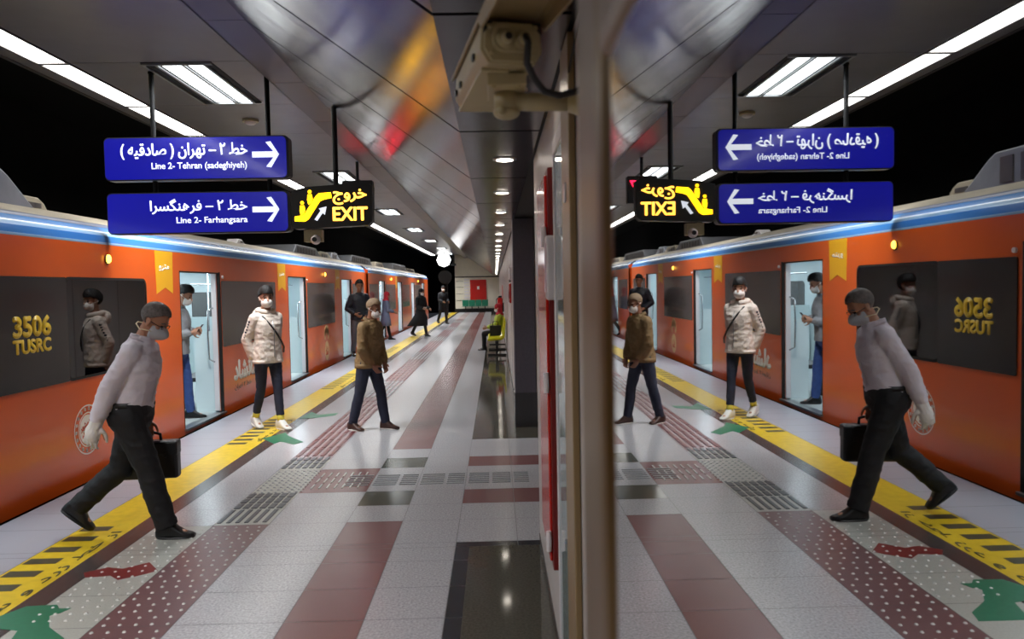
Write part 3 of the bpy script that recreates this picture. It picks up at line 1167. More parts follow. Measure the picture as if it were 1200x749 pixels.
# ------------------------------------------------------------------ wall side: mirror, cabinets, camera
MX = 0.109
root = thing('wall_mirror', 'tall mirror in a bronze frame filling the right half of the picture', 'mirror', (MX, 0, 0))
mm = bpy.data.materials.new('mirror_glass')
mm.use_nodes = True
nt = mm.node_tree
bs = nt.nodes['Principled BSDF']
bs.inputs['Base Color'].default_value = (0.57, 0.58, 0.59, 1)
bs.inputs['Metallic'].default_value = 1.0
bs.inputs['Roughness'].default_value = 0.012
b = MB()
b.box(0, -1.3, .04, .006, .735, 1.925)
b.build('mirror_glass', mm, root)
b = MB()
b.box(.008, -1.35, .02, .153, .905, 2.09)
b.build('cabinet', M_paleframe, root)


def frame_bar(pts_fn, a, c, name):
    prof_ = [(.02, 0), (.0, .0), (-.0045, .006), (-.0075, .02), (-.0085, .06), (-.0085, .13), (-.0075, .175), (-.003, .192), (.02, .192)]
    q = MB()
    q.loft([[pts_fn(p, t) for p in prof_] for t in (a, c)])
    return q.build(name, M_bronze, root, smooth=False, bevel=.003)


frame_bar(lambda p, t: (p[0], .717 + p[1], t), .0, 2.1, 'frame_post')
frame_bar(lambda p, t: (p[0], t, 1.912 + p[1]), -1.35, .72, 'frame_rail')
frame_bar(lambda p, t: (p[0], t, -.10 + p[1]), -1.35, .718, 'frame_rail')

root = thing('glass_panel', 'narrow glass panel in a pale metal frame on the wall beside the mirror post', 'panel', (.245, 2.40, .05))
b = MB()
b.box(.004, .27, .02, .012, .69, 2.20)
b.build('pane', M_glasspanel, root)
b = MB()
b.box(-.004, 0.0, 0, .018, .27, 2.45)
b.build('wide_jamb', M_paleframe, root, bevel=.004)
b = MB()
b.box(-.002, .68, 0, .018, .71, 2.24)
b.box(-.002, .27, 2.18, .018, .71, 2.24)
b.box(-.002, .27, 0, .018, .71, .03)
b.build('frame', M_whitep, root, bevel=.003)
b = MB()
b.box(-.010, .10, 1.93, -.004, .16, 1.99)
b.build('sticker', M_whitep, root)

root = thing('fire_cabinet', 'tall red fire cabinet on the white wall, seen edge on', 'cabinet', (.225, 3.30, .42))
b = MB()
b.box(.012, .02, .0, .0392, .66, 1.80)
b.build('body', M_redd, root, bevel=.004)  # darker red paints in the shade on the cabinet's near side
b = MB()
b.box(0, .06, .03, .014, .64, 1.77)
dr = b.build('door', M_redp, root, bevel=.004)
for zz in (.08, .80, 1.45):
    b = MB()
    b.cyl((-.006, .05, zz), (-.006, .05, zz + .09), .012)
    b.box(-.004, .04, zz + .02, .004, .11, zz + .07)
    b.build('hinge', M_whitep, dr)

root = thing('intercom_box', 'small white box mounted on the wall in front of the red cabinet', 'box', (.215, 3.14, 1.64))
b = MB()
b.box(.0, 0, 0, .048, .08, .27)
b.build('case', M_whitep, root, bevel=.008)
b = MB()
b.box(-.005, .012, .03, .002, .068, .24)
b.build('cover', mat('pale_pink_plastic', (214, 190, 200), .35), root, bevel=.004)

# posters and rail in the wall recess
b = MB()
b.box(.585, 5.4, 1.50, .599, 8.8, 2.2)
tag(b.build('notice_board', mat('board_cream', (196, 178, 160), .35)), 'cream notice board inside the wall recess before the dark pillar', 'notice board')
b = MB()
b.box(.578, 5.6, 1.40, .599, 8.7, 1.495)
b.box(.57, 5.6, 1.38, .599, 8.7, 1.40)
tag(b.build('wall_rail', M_browntrim), 'dark rail along the wall recess below the cream board', 'rail')
b = MB()
b.box(.570, 6.6, 1.55, .584, 8.3, 1.85)
tag(b.build('red_poster', mat('poster_red', (190, 60, 50), .4)), 'red poster on the cream notice board in the recess', 'poster')

# security camera
root = thing('security_camera', 'large beige security camera on a wall arm at the top of the picture', 'security camera', (.265, 1.95, 2.165))
yaw = R(11)
HM = Matrix.Rotation(yaw, 3, 'Z') @ Matrix.Rotation(R(-2), 3, 'X')
hc = Vector((.010 - .265, 2.0 - 1.95, 2.268 - 2.165))


def hp(x, y, z):
    return hc + HM @ Vector((x, y, z))


b = MB()
sec = [(-.070, .045), (-.075, -.02), (-.055, -.052), (.055, -.052), (.075, -.02), (.070, .045)]
b.loft([[hp(p[0], t, p[1]) for p in sec] for t in (-.205, .22)])
b.build('housing', M_beige, root, bevel=.005)
b = MB()
b.loft([[hp(p[0] * .9, t, p[1] * .92) for p in sec] for t in (-.218, -.204)])
for (x, z) in ((-.055, .03), (.055, .03), (-.05, -.03), (.05, -.03)):
    b.cyl(hp(x, -.224, z), hp(x, -.214, z), .006, .006, 10)
b.build('rear_plate', M_beige, root, bevel=.003)
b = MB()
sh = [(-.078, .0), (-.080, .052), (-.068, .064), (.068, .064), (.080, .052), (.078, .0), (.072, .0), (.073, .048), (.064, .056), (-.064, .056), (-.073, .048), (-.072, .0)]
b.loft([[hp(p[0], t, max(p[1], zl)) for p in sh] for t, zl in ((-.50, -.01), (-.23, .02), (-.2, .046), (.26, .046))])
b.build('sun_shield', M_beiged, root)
b = MB()
b.loft([[hp(x, y_, z) for (x, y_) in ((-.068, -.17), (.0, -.17), (.0, .2), (-.068, .2))] for z in (-.058, -.050)])
b.build('side_cover', M_beige, root, bevel=.002)
b = MB()
b.loft([[hp(.002 + p[0], t, .002 + p[1]) for p in rrect(-.052, -.032, .052, .034, .028)] for t in (-.23, -.216)])
b.build('gland_boss', M_beige, root, bevel=.003)
for sx in (-1, 1):
    b = MB()
    b.loft([[hp(sx * x, t, z) for (x, z) in ((.045, .042), (.068, .042), (.070, .012))] for t in (-.222, -.2185)])
    b.build('shield_shadow', M_blk, root)  # black triangles paint the sun shield's shadow onto the rear plate
for ty in (-.12, .1, .18):
    b = MB()
    b.obox(hp(-.077, ty, -.012), (.008, .02, .014), HM)
    b.build('latch', M_blk, root)
for gx in (-.018, .022):
    b = MB()
    b.cyl(hp(gx, -.215, -.002), hp(gx, -.235, -.002), .024, .022, 16)
    b.cyl(hp(gx, -.235, -.002), hp(gx, -.262, -.006), .0135, .0125, 16)
    gl_ = b.build('cable_gland', M_beige, root, True)
    b = MB()
    b.cyl(hp(gx, -.258, -.006), hp(gx, -.2635, -.006), .0085, .0085, 12)
    b.build('gland_bore', M_blk, gl_)
b = MB()
b.box(.0 - .265 - .01, -.11, .022, .085 - .265, .05, .052)
for (x, y_) in ((-.26, -.10), (-.2, -.10)):
    b.cyl((x, y_, .018), (x, y_, .03), .006)
b.build('mounting_plate', M_beige, root, bevel=.003)
b = MB()
b.cyl((-.228, -.03, -.03), (-.228, -.03, .03), .032, .030, 20)
b.ell((-.228, -.03, -.026), (.034, .034, .018))
b.cyl((-.24, -.066, -.028), (-.24, -.05, -.028), .011)
b.build('swivel', M_beige, root, True)
b = MB()
b.cyl((-.23, -.03, .0), (-.06, -.03, -.002), .021, .024, 20)
b.cyl((-.075, -.03, -.002), (.0, -.03, -.002), .024, .05, 20)
b.cyl((-.012, -.03, -.002), (.0, -.03, -.002), .06, .06, 24)
b.build('wall_arm', M_beige, root, True)
q0 = hp(.022, -.26, -.006)
b = MB()
pts = [q0, q0 + Vector((.004, -.02, -.02)), Vector((.083 - .265, -.19, 2.215 - 2.165)), Vector((.10 - .265, -.17, 2.185 - 2.165)), Vector((.125 - .265, -.15, 2.160 - 2.165)),
       Vector((.16 - .265, -.14, 2.152 - 2.165)), Vector((.20 - .265, -.12, 2.165 - 2.165)), Vector((.262 - .265, -.10, 2.20 - 2.165))]
b.tube(pts, .0085, 12)
b.build('cable', M_blk, root, True)
b = MB()
b.tube([(.0, -.40, .62), (-.08, -.38, .36), (-.075, -.35, .30), (-.05, -.32, .255), (-.02, -.30, .24), (.0, -.28, .25)], .011, 10)
b.tube([(-.13, -.33, .325), (-.09, -.35, .30), (-.055, -.34, .275)], .009, 10)
b.tube([(-.045, -.30, .26), (-.06, -.25, .16), (-.085, -.18, .03)], .0022, 6)
o = b.build('cable_bundle', M_blk, None, True)
o.location = (.265, 1.95, 2.165)
tag(o, 'black cable bundle hanging from the wall above the security camera', 'cable')

# alarm box and sign on the far white wall
root = thing('alarm_box', 'red alarm box on the white wall beyond the dark pillar', 'alarm box', (.235, 12.6, 1.42))
b = MB()
b.box(0, 0, 0, .03, 1.1, .33)
b.build('case', M_redp, root, bevel=.01)
b = MB()
b.box(-.01, .3, .08, .002, .8, .2)
b.build('call_plate', M_redd, root, bevel=.004)
root = thing('wall_sign', 'small white sign on the wall above the red alarm box', 'sign', (.245, 12.7, 1.80))
b = MB()
b.box(0, 0, 0, .02, .9, .22)
b.build('plate', M_whitep, root, bevel=.003)
b = MB()
b.box(-.004, .1, -.02, .02, .8, .02)
b.cyl((-.005, .45, .25), (.0, .45, .25), .03)
b.build('black_band', M_blk, root)
root = thing('fire_extinguisher', 'red fire extinguisher on the far right wall beyond the bench', 'fire extinguisher', (.14, 24.5, .78))
b = MB()
b.cyl((0, 0, 0), (0, 0, .5), .09, .09, 20)
b.ell((0, 0, .5), (.09, .09, .07))
b.build('cylinder', M_redp, root, True)
b = MB()
b.box(-.05, -.02, .56, .06, .02, .62)
b.tube([(-.04, 0, .58), (-.12, 0, .5), (-.11, 0, .2)], .014)
b.box(.08, -.05, .1, .125, .05, .4)
b.build('valve_and_hose', M_blk, root)
b = MB()
b.box(.255, 27.0, 1.2, .2645, 29.5, 1.75)
tag(b.build('red_poster', MATS['poster_red']), 'red poster on the far right wall past the yellow bench', 'poster')

# ------------------------------------------------------------------ far end furniture
b = MB()
b.box(-1.73, 51.42, .62, -.62, 51.49, 2.2)
b.box(-1.25, 51.41, 1.55, -1.1, 51.43, 1.75, 1)
tag(b.build('wall_panel', [M_redp, M_decalw]), 'large red panel on the end wall above the green seats', 'panel')
first = None
for q in range(4):
    if first is None:
        rt_ = thing('waiting_seat', 'green plastic waiting seat against the end wall under the red panel', 'seat', group='green seats at the end wall')
        b = MB()
        b.box(-.21, -.25, .40, .21, .22, .45)
        b.build('seat', M_gseat, rt_, bevel=.02)
        b = MB()
        b.box(-.21, .18, .45, .21, .24, .84)
        b.build('backrest', M_gseat, rt_, bevel=.02)
        b = MB()
        b.box(-.03, -.05, .02, .03, .05, .40)
        b.box(-.06, -.2, 0, .06, .2, .03)
        b.build('leg', M_blk, rt_)
        first = o = rt_
    else:
        o = first.copy()
        COL.objects.link(o)
        for ch in list(first.children):
            c_ = ch.copy()
            COL.objects.link(c_)
            c_.parent = o
    o.location = (-2.05 + .44 * q, 50.9, 0)
root = thing('flood_lamp', 'big bright white lamp at the far end above the tunnel mouth', 'lamp', (-3.4, 50.3, 3.05))
b = MB()
b.cyl((0, 0, .5), (0, .25, .5), .50, .50, 8)
b.build('lamp_housing', M_metal, root)
b = MB()
b.cyl((0, -.03, .5), (0, .02, .5), .46, .46, 8)
b.build('lamp_face', mat('lamp_face', (255, 255, 255), .5, emit=5.0), root)
b = MB()
b.cyl((.62, .1, .2), (.62, .1, .84), .05)
b.cyl((0, .12, .9), (0, .12, 1.0), .05)
b.box(.45, 0, .1, .8, .2, .25)
b.build('hanger', M_blk, root)
root = thing('platform_mirror', 'dark round platform mirror on a post at the far tunnel mouth', 'mirror', (-3.1, 46.5, 0))
b = MB()
b.cyl((0, 0, 2.35), (0, .1, 2.35), .42, .42, 28)
b.build('dish', M_blk, root)
b = MB()
b.cyl((.1, .12, 0), (.1, .12, 2.3), .06)
b.build('post', M_blk, root)

# ------------------------------------------------------------------ yellow bench
root = thing('platform_bench', 'bench of yellow plastic seats on black beam legs against the right wall', 'bench', (.03, 19.8, 0))
for q in range(4):
    yq = -1.35 + q * .62
    b = MB()
    pr = [(-.25, .40), (-.22, .38), (.10, .40), (.17, .46), (.205, .84), (.19, .85), (.16, .85), (.12, .50), (.06, .45), (-.22, .43)]
    b.loft([[(p[0], yq + t, p[1] + abs(t) * .12 * (1 if abs(t) > .2 else 0)) for p in pr] for t in (-.25, -.2, 0, .2, .25)])
    b.build('seat', M_yseat, root, bevel=.008)
b = MB()
b.box(-.06, -1.65, .31, .02, .85, .38)
b.build('beam', M_blk, root)
for yq in (-1.25, .45):
    b = MB()
    b.box(-.05, yq - .03, .03, .01, yq + .03, .33)
    b.box(-.24, yq - .035, 0, .2, yq + .035, .04)
    b.box(-.22, yq - .03, .12, .2, yq + .03, .16)
    b.build('leg', M_blk, root)
# ------------------------------------------------------------------ people
def V3(*a):
    return Vector(a)


def rotY(a):        # tips the up axis towards +X (forward)
    return Matrix.Rotation(R(a), 3, 'Y')


def rotZ(a):
    return Matrix.Rotation(R(a), 3, 'Z')


TORSO = [(-.085, .158, .112, -.005), (-.02, .163, .118, -.008), (.07, .152, .108, 0.0), (.17, .144, .102, .005), (.27, .152, .110, .012), (.36, .158, .110, .008),
         (.43, .148, .096, -.004), (.475, .112, .078, -.012), (.51, .075, .064, -.016)]
PZ = dict(lean=0, twist=0, ptwist=0, head_pitch=0, head_yaw=0, legL=(0, 2, 2, 0, 8), legR=(0, 2, 2, 0, 8), armL=(4, 8, 12, 6), armR=(4, 8, 12, 6), curl=30, sit=None)


def skeleton(P):
    S = {}
    T = rotZ(P['twist']) @ rotY(P['lean'])
    PT = rotZ(P['ptwist'])
    S['T'], S['PT'] = T, PT
    S['pel'] = V3(0, 0, 0)
    low = 9
    for s, n in ((1, 'L'), (-1, 'R')):
        sw, sp, kn, fp, fy = P['leg' + n]
        hip = PT @ V3(0, s * .09, -.03)
        d1 = PT @ V3(math.sin(R(sw)) * math.cos(R(sp)), s * math.sin(R(sp)), -math.cos(R(sw)) * math.cos(R(sp)))
        knee = hip + d1 * .43
        a2 = sw - kn
        d2 = PT @ V3(math.sin(R(a2)) * math.cos(R(sp * .6)), s * math.sin(R(sp * .6)), -math.cos(R(a2)) * math.cos(R(sp * .6)))
        ank = knee + d2 * .41
        fd = PT @ rotZ(s * fy) @ V3(math.cos(R(fp)), 0, -math.sin(R(fp)))
        fu = PT @ rotZ(s * fy) @ V3(math.sin(R(fp)), 0, math.cos(R(fp)))
        S['leg' + n] = (hip, knee, ank, fd, fu)
        for q in (-.06, .05, .13, .18):
            low = min(low, (ank + fd * q - fu * (.078 if q < .15 else .07)).z)
        aw, ab, el, inn = P['arm' + n]
        sho = T @ V3(-.005, s * .160, .430)
        d1 = T @ V3(math.sin(R(aw)) * math.cos(R(ab)), s * math.sin(R(ab)), -math.cos(R(aw)) * math.cos(R(ab)))
        elb = sho + d1 * .285
        a2 = aw + el
        d2 = (T @ V3(math.sin(R(a2)) * math.cos(R(inn)), -s * math.sin(R(inn)), -math.cos(R(a2)) * math.cos(R(inn)))).normalized()
        S['arm' + n] = (sho, elb, elb + d2 * .255, d2)
    S['neck'] = T @ V3(-.012, 0, .50)
    HR = rotZ(P['twist'] + P['head_yaw']) @ rotY(P['head_pitch'])
    S['HR'] = HR
    top = S['neck'] + T @ V3(.012, 0, .055) + HR @ V3(.008, 0, .03)
    S['ntop'] = top
    S['head'] = top + HR @ V3(.014, 0, .088)
    dz = -low if P['sit'] is None else P['sit']
    return S, dz


def ring(c, ex, ey, n=28, sq=2.4):
    out = []
    for q in range(n):
        t = 2 * PI * q / n
        cx, sx = math.cos(t), math.sin(t)
        out.append(c + ex * (abs(cx) ** (2 / sq) * (1 if cx > 0 else -1)) + ey * (abs(sx) ** (2 / sq) * (1 if sx > 0 else -1)))
    return out


def torso_frames(S, lo, hi_, grow, hem=None):
    T, PT = S['T'], S['PT']
    rows_ = [r for r in TORSO if lo - 1e-6 <= r[0] <= hi_ + 1e-6]
    if hem is not None:
        rows_ = [(hem, TORSO[0][1] + .004, TORSO[0][2] + .004, TORSO[0][3])] + [r for r in rows_ if r[0] > hem + .03]
    out = []
    for h, w, d_, xo in rows_:
        M = T if h > .1 else PT if h < -.02 else None
        ax = T if M is None else M
        ex = ax @ V3(1, 0, 0)
        ey = ax @ V3(0, 1, 0)
        c = (T @ V3(xo, 0, h)) if h > 0 else (PT @ V3(xo, 0, 0) + V3(0, 0, h))
        out.append(ring(c, ex * (d_ + grow), ey * (w + grow)))
    return out


def add_hand(mb, w, d, side, T, curl=30, k=1.0, spread=0.0):
    n = (T @ V3(0, -side, 0))
    n = (n - d * n.dot(d)).normalized()            # palm faces the thigh
    c = d.cross(n) * (1 if d.cross(n).dot(T @ V3(1, 0, 0)) > 0 else -1)   # towards the thumb
    M = Matrix((c, n, d)).transposed()
    mb.cap(w - d * .03, .027 * k, w + d * .02, .026 * k)
    mb.ell(w + d * .055 * k, (.041 * k, .016 * k, .050 * k), M, 16, 10)
    for q, (off, ln) in enumerate(((.029, .95), (.010, 1.05), (-.010, .98), (-.028, .78))):
        p = w + d * .088 * k + c * off * k
        a = R(curl * .5)
        for j, L in enumerate((.042, .027, .021)):
            dd = (d * math.cos(a) + n * math.sin(a) + c * (off * 2.2 + spread * off)).normalized()
            p2 = p + dd * L * ln * k
            mb.cap(p, (.0095 - .001 * j) * k, p2, (.0088 - .001 * j) * k, 10)
            p = p2
            a += R(curl)
    p = w + d * .03 * k + c * .032 * k
    a = .95
    for j, L in enumerate((.038, .030, .024)):
        dd = (d * (1 - a * .45) + c * a * .75 + n * .35).normalized()
        p2 = p + dd * L * k
        mb.cap(p, (.0125 - .0015 * j) * k, p2, (.0112 - .0015 * j) * k, 10)
        p = p2
        a *= .55
    return c, n


def make_body(S, P, hands, vox):
    mb = MB()
    mb.loft(torso_frames(S, -.1, .6, -.012))
    T = S['T']
    mb.ell(S['PT'] @ V3(0, 0, -.075), (.092, .125, .06))
    for s, n in ((1, 'L'), (-1, 'R')):
        hip, knee, ank, fd, fu = S['leg' + n]
        mb.cap(hip, .074, knee, .044)
        mb.cap(knee, .044, knee + (ank - knee) * .35 - fd * .008, .045)
        mb.cap(knee + (ank - knee) * .35 - fd * .008, .045, ank, .033)
        mb.cap(ank - fu * .035 - fd * .03, .03, ank - fu * .045 + fd * .12, .024)
        sho, elb, wr, d2 = S['arm' + n]
        mb.cap(T @ V3(-.008, s * .09, .435), .045, sho, .046)
        mb.cap(sho, .050, elb, .038)
        mb.cap(elb, .038, elb + (wr - elb) * .3, .038)
        mb.cap(elb + (wr - elb) * .3, .038, wr, .026)
        if n in hands:
            add_hand(mb, wr, d2, s, T, P['curl'])
        else:
            mb.ell(wr + d2 * .05, (.03, .03, .05))
    HR, H = S['HR'], S['head']
    mb.cap(S['neck'] - T @ V3(0, 0, .03), .062, S['ntop'], .053)
    mb.cap(S['ntop'], .053, H + HR @ V3(-.012, 0, -.04), .055)

    def hp_(x, y, z):
        return H + HR @ V3(x, y, z)
    mb.ell(hp_(-.010, 0, .042), (.098, .076, .090), HR)
    mb.ell(hp_(.022, 0, -.035), (.070, .062, .085), HR)
    mb.ell(hp_(.052, 0, -.088), (.036, .036, .026), HR)
    mb.ell(hp_(.048, 0, .020), (.045, .060, .030), HR)          # brow
    mb.cap(hp_(.086, 0, .012), .010, hp_(.106, 0, -.026), .014)   # nose
    for s in (1, -1):
        mb.ell(hp_(.100, s * .010, -.028), (.010, .009, .008), HR)
        mb.ell(hp_(-.002, s * .077, -.004), (.020, .009, .033), HR @ Matrix.Rotation(R(s * 18), 3, 'Z'))
        mb.ell(hp_(.058, s * .040, -.022), (.026, .020, .022), HR)
    mb.cap(hp_(.086, -.017, -.060), .009, hp_(.086, .017, -.060), .009)
    return remesh(mb, vox, 5)


def hair_mesh(S, fr=.070, back=-.055, sidez=.012, puff=0.0, ncut=.0):
    H, HR = S['head'], S['HR']
    bm = bmesh.new()
    bmesh.ops.create_uvsphere(bm, u_segments=56, v_segments=36, radius=1)
    rnd = random.Random(4)
    for v in bm.verts:
        p = v.co.copy()
        x, y_, z = p.x * (.102 + puff) - .012, p.y * (.081 + puff * .8), p.z * (.094 + puff) + .046
        x += (.010 + puff * .9) * max(0, p.z) * max(0, p.x + .3)
        z += (.006 + puff * 1.2) * max(0, p.z) * max(0, p.x + .4)
        jitter = 1 + .016 * math.sin(37 * p.x + 11 * p.z) * math.sin(29 * p.y + 5) + puff * 3 * math.sin(23 * p.x + 31 * p.y) * math.sin(19 * p.z + 17 * p.y + 1) + puff * rnd.uniform(-.8, .8)
        v.co = Vector((x * jitter, y_ * jitter, z * jitter))
    kill = []
    for f_ in bm.faces:
        c = f_.calc_center_median()
        if c.x > .02:
            lim = fr - max(0, (.06 - c.x)) * .8
        elif c.x > -.03:
            lim = sidez + (c.x + .03) * .5
        else:
            lim = back
        if abs(c.x) < .028 and abs(c.y) > .05:
            lim = max(lim, .030)
        if c.z < lim:
            kill.append(f_)
    bmesh.ops.delete(bm, geom=kill, context='FACES')
    g_ = bmesh.ops.extrude_face_region(bm, geom=bm.faces[:])
    for e in g_['geom']:
        if isinstance(e, bmesh.types.BMVert):
            e.co = Vector((-.01, 0, .04)) + (e.co - Vector((-.01, 0, .04))) * .90
    for v in bm.verts:
        v.co = H + HR @ v.co
    bmesh.ops.recalc_face_normals(bm, faces=bm.faces[:])
    me = bpy.data.meshes.new('hair')
    bm.to_mesh(me)
    bm.free()
    for p in me.polygons:
        p.use_smooth = True
    return me


def mask_mesh(S, point=0.0, grow=0.0):
    H, HR = S['head'], S['HR']
    bm = bmesh.new()
    bmesh.ops.create_uvsphere(bm, u_segments=40, v_segments=28, radius=1)
    for v in bm.verts:
        p = v.co
        b_ = max(0, p.x) ** 2
        v.co = Vector((.028 + p.x * (.086 + point * b_), p.y * (.069 + grow), -.052 + p.z * (.066 + grow) + point * .2 * b_))
    bmesh.ops.delete(bm, geom=[f_ for f_ in bm.faces if f_.calc_center_median().x < .030 or f_.calc_center_median().z > .004], context='FACES')
    g_ = bmesh.ops.extrude_face_region(bm, geom=bm.faces[:])
    for e in g_['geom']:
        if isinstance(e, bmesh.types.BMVert):
            e.co = Vector((.02, 0, -.05)) + (e.co - Vector((.02, 0, -.05))) * .93
    for v in bm.verts:
        v.co = H + HR @ v.co
    bmesh.ops.recalc_face_normals(bm, faces=bm.faces[:])
    me = bpy.data.meshes.new('mask')
    bm.to_mesh(me)
    bm.free()
    for p in me.polygons:
        p.use_smooth = True
    return me


def person(label, loc, heading, height, P, skin, top, legs, shoe, hair=None, mask=None, vox=.006, hands='LR', name='person', extra=None):
    """top: dict(mat, hem, grow, name); legs: dict(mat, grow, hem, name); hair: dict(mat,...); heading in degrees (0 = facing +X)"""
    PP = dict(PZ)
    PP.update(P)
    S, dz = skeleton(PP)
    k = height / 1.745
    root = thing(name, label, 'person', loc, R(heading), None, k)
    lift = Vector((0, 0, dz))

    def put(nm, me, m):
        me.transform(Matrix.Translation(lift))
        return link_mesh(nm, me, m, root)

    def mput(nm, mb, m, smooth=True, par=None):
        bmesh.ops.translate(mb.bm, verts=mb.bm.verts[:], vec=lift)
        return mb.build(nm, m, par or root, smooth)
    T, PT, H, HR = S['T'], S['PT'], S['head'], S['HR']
    put('body', make_body(S, PP, hands, vox), skin)
    # upper garment
    mb = MB()
    gr = top.get('grow', .012)
    mb.loft(torso_frames(S, -.1, .48, gr, top.get('hem', -.06)))
    for s, n in ((1, 'L'), (-1, 'R')):
        sho, elb, wr, d2 = S['arm' + n]
        mb.cap(T @ V3(-.008, s * .08, .435), .052 + gr, sho + T @ V3(0, 0, -.006), .050 + gr)
        mb.cap(sho, .049 + gr, elb, .041 + gr)
        e2 = wr - d2 * .012
        mb.cap(elb, .041 + gr, elb + (e2 - elb) * .5, .038 + gr)
        mb.tube([elb + (e2 - elb) * .4, elb + (e2 - elb) * .8, e2], [.039 + gr, .035 + gr * .9, .031 + gr * .6], 16)
    mb.loft([ring(S['neck'] + T @ V3(.004 + a, 0, z), T @ V3(r_, 0, 0), T @ V3(0, r_ * 1.05, 0), 24) for a, z, r_ in ((0, -.05, .10 + gr), (0, -.005, .078 + gr * .4), (.004, top.get('collar', .03), .068 + gr * .4))])
    garment = put(top.get('name', 'shirt'), wrinkle(remesh(mb, max(vox, .007), 3), top.get('fold', .0042)), top['mat'])
    # trousers
    mb = MB()
    gl_ = legs.get('grow', .010)
    fr_ = torso_frames(S, -.1, .08, gl_)
    mb.loft(fr_)
    mb.ell(PT @ V3(-.005, 0, -.09), (.108 + gl_, .148 + gl_, .075), PT)
    hemk = legs.get('hem', .99)
    for s, n in ((1, 'L'), (-1, 'R')):
        hip, knee, ank, fd, fu = S['leg' + n]
        end = knee + (ank - knee) * hemk
        mb.cap(hip, .090 + gl_, knee, .056 + gl_)
        mb.tube([knee - (ank - knee) * .02, knee + (ank - knee) * .35 - fd * .006, end], [.056 + gl_, .055 + gl_, legs.get('cuff', .050) + gl_ * .6], 18)
        mb.ell(knee, (.055 + gl_,) * 3)
    tro = put(legs.get('name', 'trousers'), wrinkle(remesh(mb, max(vox, .007), 3), (.003 if gl_ < .015 else .006), (9, 9, 12)), legs['mat'])
    # shoes
    for s, n in ((1, 'L'), (-1, 'R')):
        hip, knee, ank, fd, fu = S['leg' + n]
        sd = fu.cross(fd)
        mb = MB()
        rings = []
        for (x, w, zt, zb) in ((-.078, .024, -.02, -.070), (-.066, .038, .030, -.079), (-.03, .044, .055, -.080), (.025, .044, .048, -.080), (.075, .046, .0, -.080), (.12, .047, -.030, -.080), (.165, .040, -.042, -.079), (.19, .024, -.052, -.074)):
            rings.append(ring(ank + fd * x + fu * (zt + zb) / 2, sd * w, fu * (zt - zb) / 2, 20, 3.0))
        mb.loft(rings)
        sh_ = mput('shoe', mb, shoe['mat'])
        mb = MB()
        mb.loft([ring(ank + fd * .055 - fu * z, fd * .132, sd * .047, 24, 2.6) for z in (.082, .066)])
        so = mput('sole', mb, shoe.get('sole', shoe['mat']), True, sh_)
        if shoe.get('sock'):
            mb = MB()
            mb.tube([ank - fu * .01, ank + (knee - ank) * .30], .043, 14)
            mput('sock', mb, shoe['sock'])
    # eyes and brows
    for s in (1, -1):
        mb = MB()
        mb.ell(H + HR @ V3(.078, s * .030, .006), (.010, .014, .0085), HR, 12, 8)
        mput('eye', mb, M_eye)
        if hair:
            mb = MB()
            mb.tube([H + HR @ V3(.085, s * .014, .026), H + HR @ V3(.086, s * .03, .032), H + HR @ V3(.074, s * .05, .026)], .0045, 6)
            mput('eyebrow', mb, hair.get('brow', hair['mat']))
    if hair and not hair.get('scarf'):
        put('hair', hair_mesh(S, hair.get('front', .07), hair.get('back', -.055), hair.get('side', .012), hair.get('puff', 0)), hair['mat'])
    if hair and hair.get('scarf'):
        mb = MB()
        mb.ell(H + HR @ V3(-.020, 0, .035), (.108, .094, .105), HR)
        mb.cap(H + HR @ V3(-.035, 0, .0), .085, S['neck'] + T @ V3(0, 0, .02), .085)
        mb.ell(S['neck'] + T @ V3(0, 0, -.01), (.12, .15, .06), T)
        put('headscarf', remesh(mb, .008, 3), hair['mat'])
    if mask:
        mk = put('face_mask', mask_mesh(S, mask.get('point', 0), mask.get('grow', 0)), mask['mat'])
        for s in (1, -1):
            mb = MB()
            for (z0, z1) in (((-.02, .012),) if not mask.get('low') else ((-.05, -.075),)):
                mb.tube([H + HR @ V3(.045, s * .068, z0), H + HR @ V3(.0, s * .083, (z0 + z1) / 2), H + HR @ V3(-.03, s * .084, z1)] + ([H + HR @ V3(-.085, s * .05, z1 + .01), H + HR @ V3(-.1, 0, z1 + .012)] if mask.get('low') else []), .004, 6)
            mput('mask_strap', mb, mask.get('strap', mask['mat']), True, mk)
    if extra:
        extra(S, root, mput, put, garment, tro)
    return root, S, k, dz


M_eye = mat('eye_dark', (30, 22, 18), .2)
SK1 = mat('skin_tan', (164, 116, 90), .5, var=.06, vscale=12)
SK2 = mat('skin_brown', (132, 88, 66), .5, var=.06, vscale=12)
SK3 = mat('skin_light', (176, 130, 106), .5, var=.06, vscale=12)
C_shirt = mat('shirt_lavender', (212, 205, 214), .75, var=.05, vscale=9, bump=.5, bscale=13)
C_trblack = mat('trousers_black', (17, 17, 20), .75, bump=.4, bscale=12)
C_white = mat('jacket_offwhite', (214, 200, 188), .7, var=.05, vscale=10, bump=.7, bscale=16)
C_jean = mat('jeans_navy', (30, 34, 52), .8, var=.12, vscale=14, bump=.5, bscale=14)
C_jean2 = mat('jeans_dark_blue', (38, 44, 64), .8, var=.12, vscale=14, bump=.5, bscale=14)
C_jeanb = mat('jeans_blue', (52, 78, 136), .8, var=.15, vscale=14, bump=.5, bscale=14)
C_brown = mat('jacket_brown', (126, 100, 64), .75, var=.10, vscale=10, bump=.8, bscale=13)
C_blackj = mat('jacket_black', (28, 32, 44), .55, var=.1, vscale=10, bump=.5, bscale=14)
C_grey = mat('jacket_grey', (136, 138, 142), .75, var=.06, vscale=10, bump=.5, bscale=14)
C_greyd = mat('hoodie_grey', (128, 126, 124), .8, var=.06, vscale=10, bump=.5, bscale=14)
C_bluegrey = mat('coat_bluegrey', (104, 112, 140), .75, bump=.5, bscale=14)
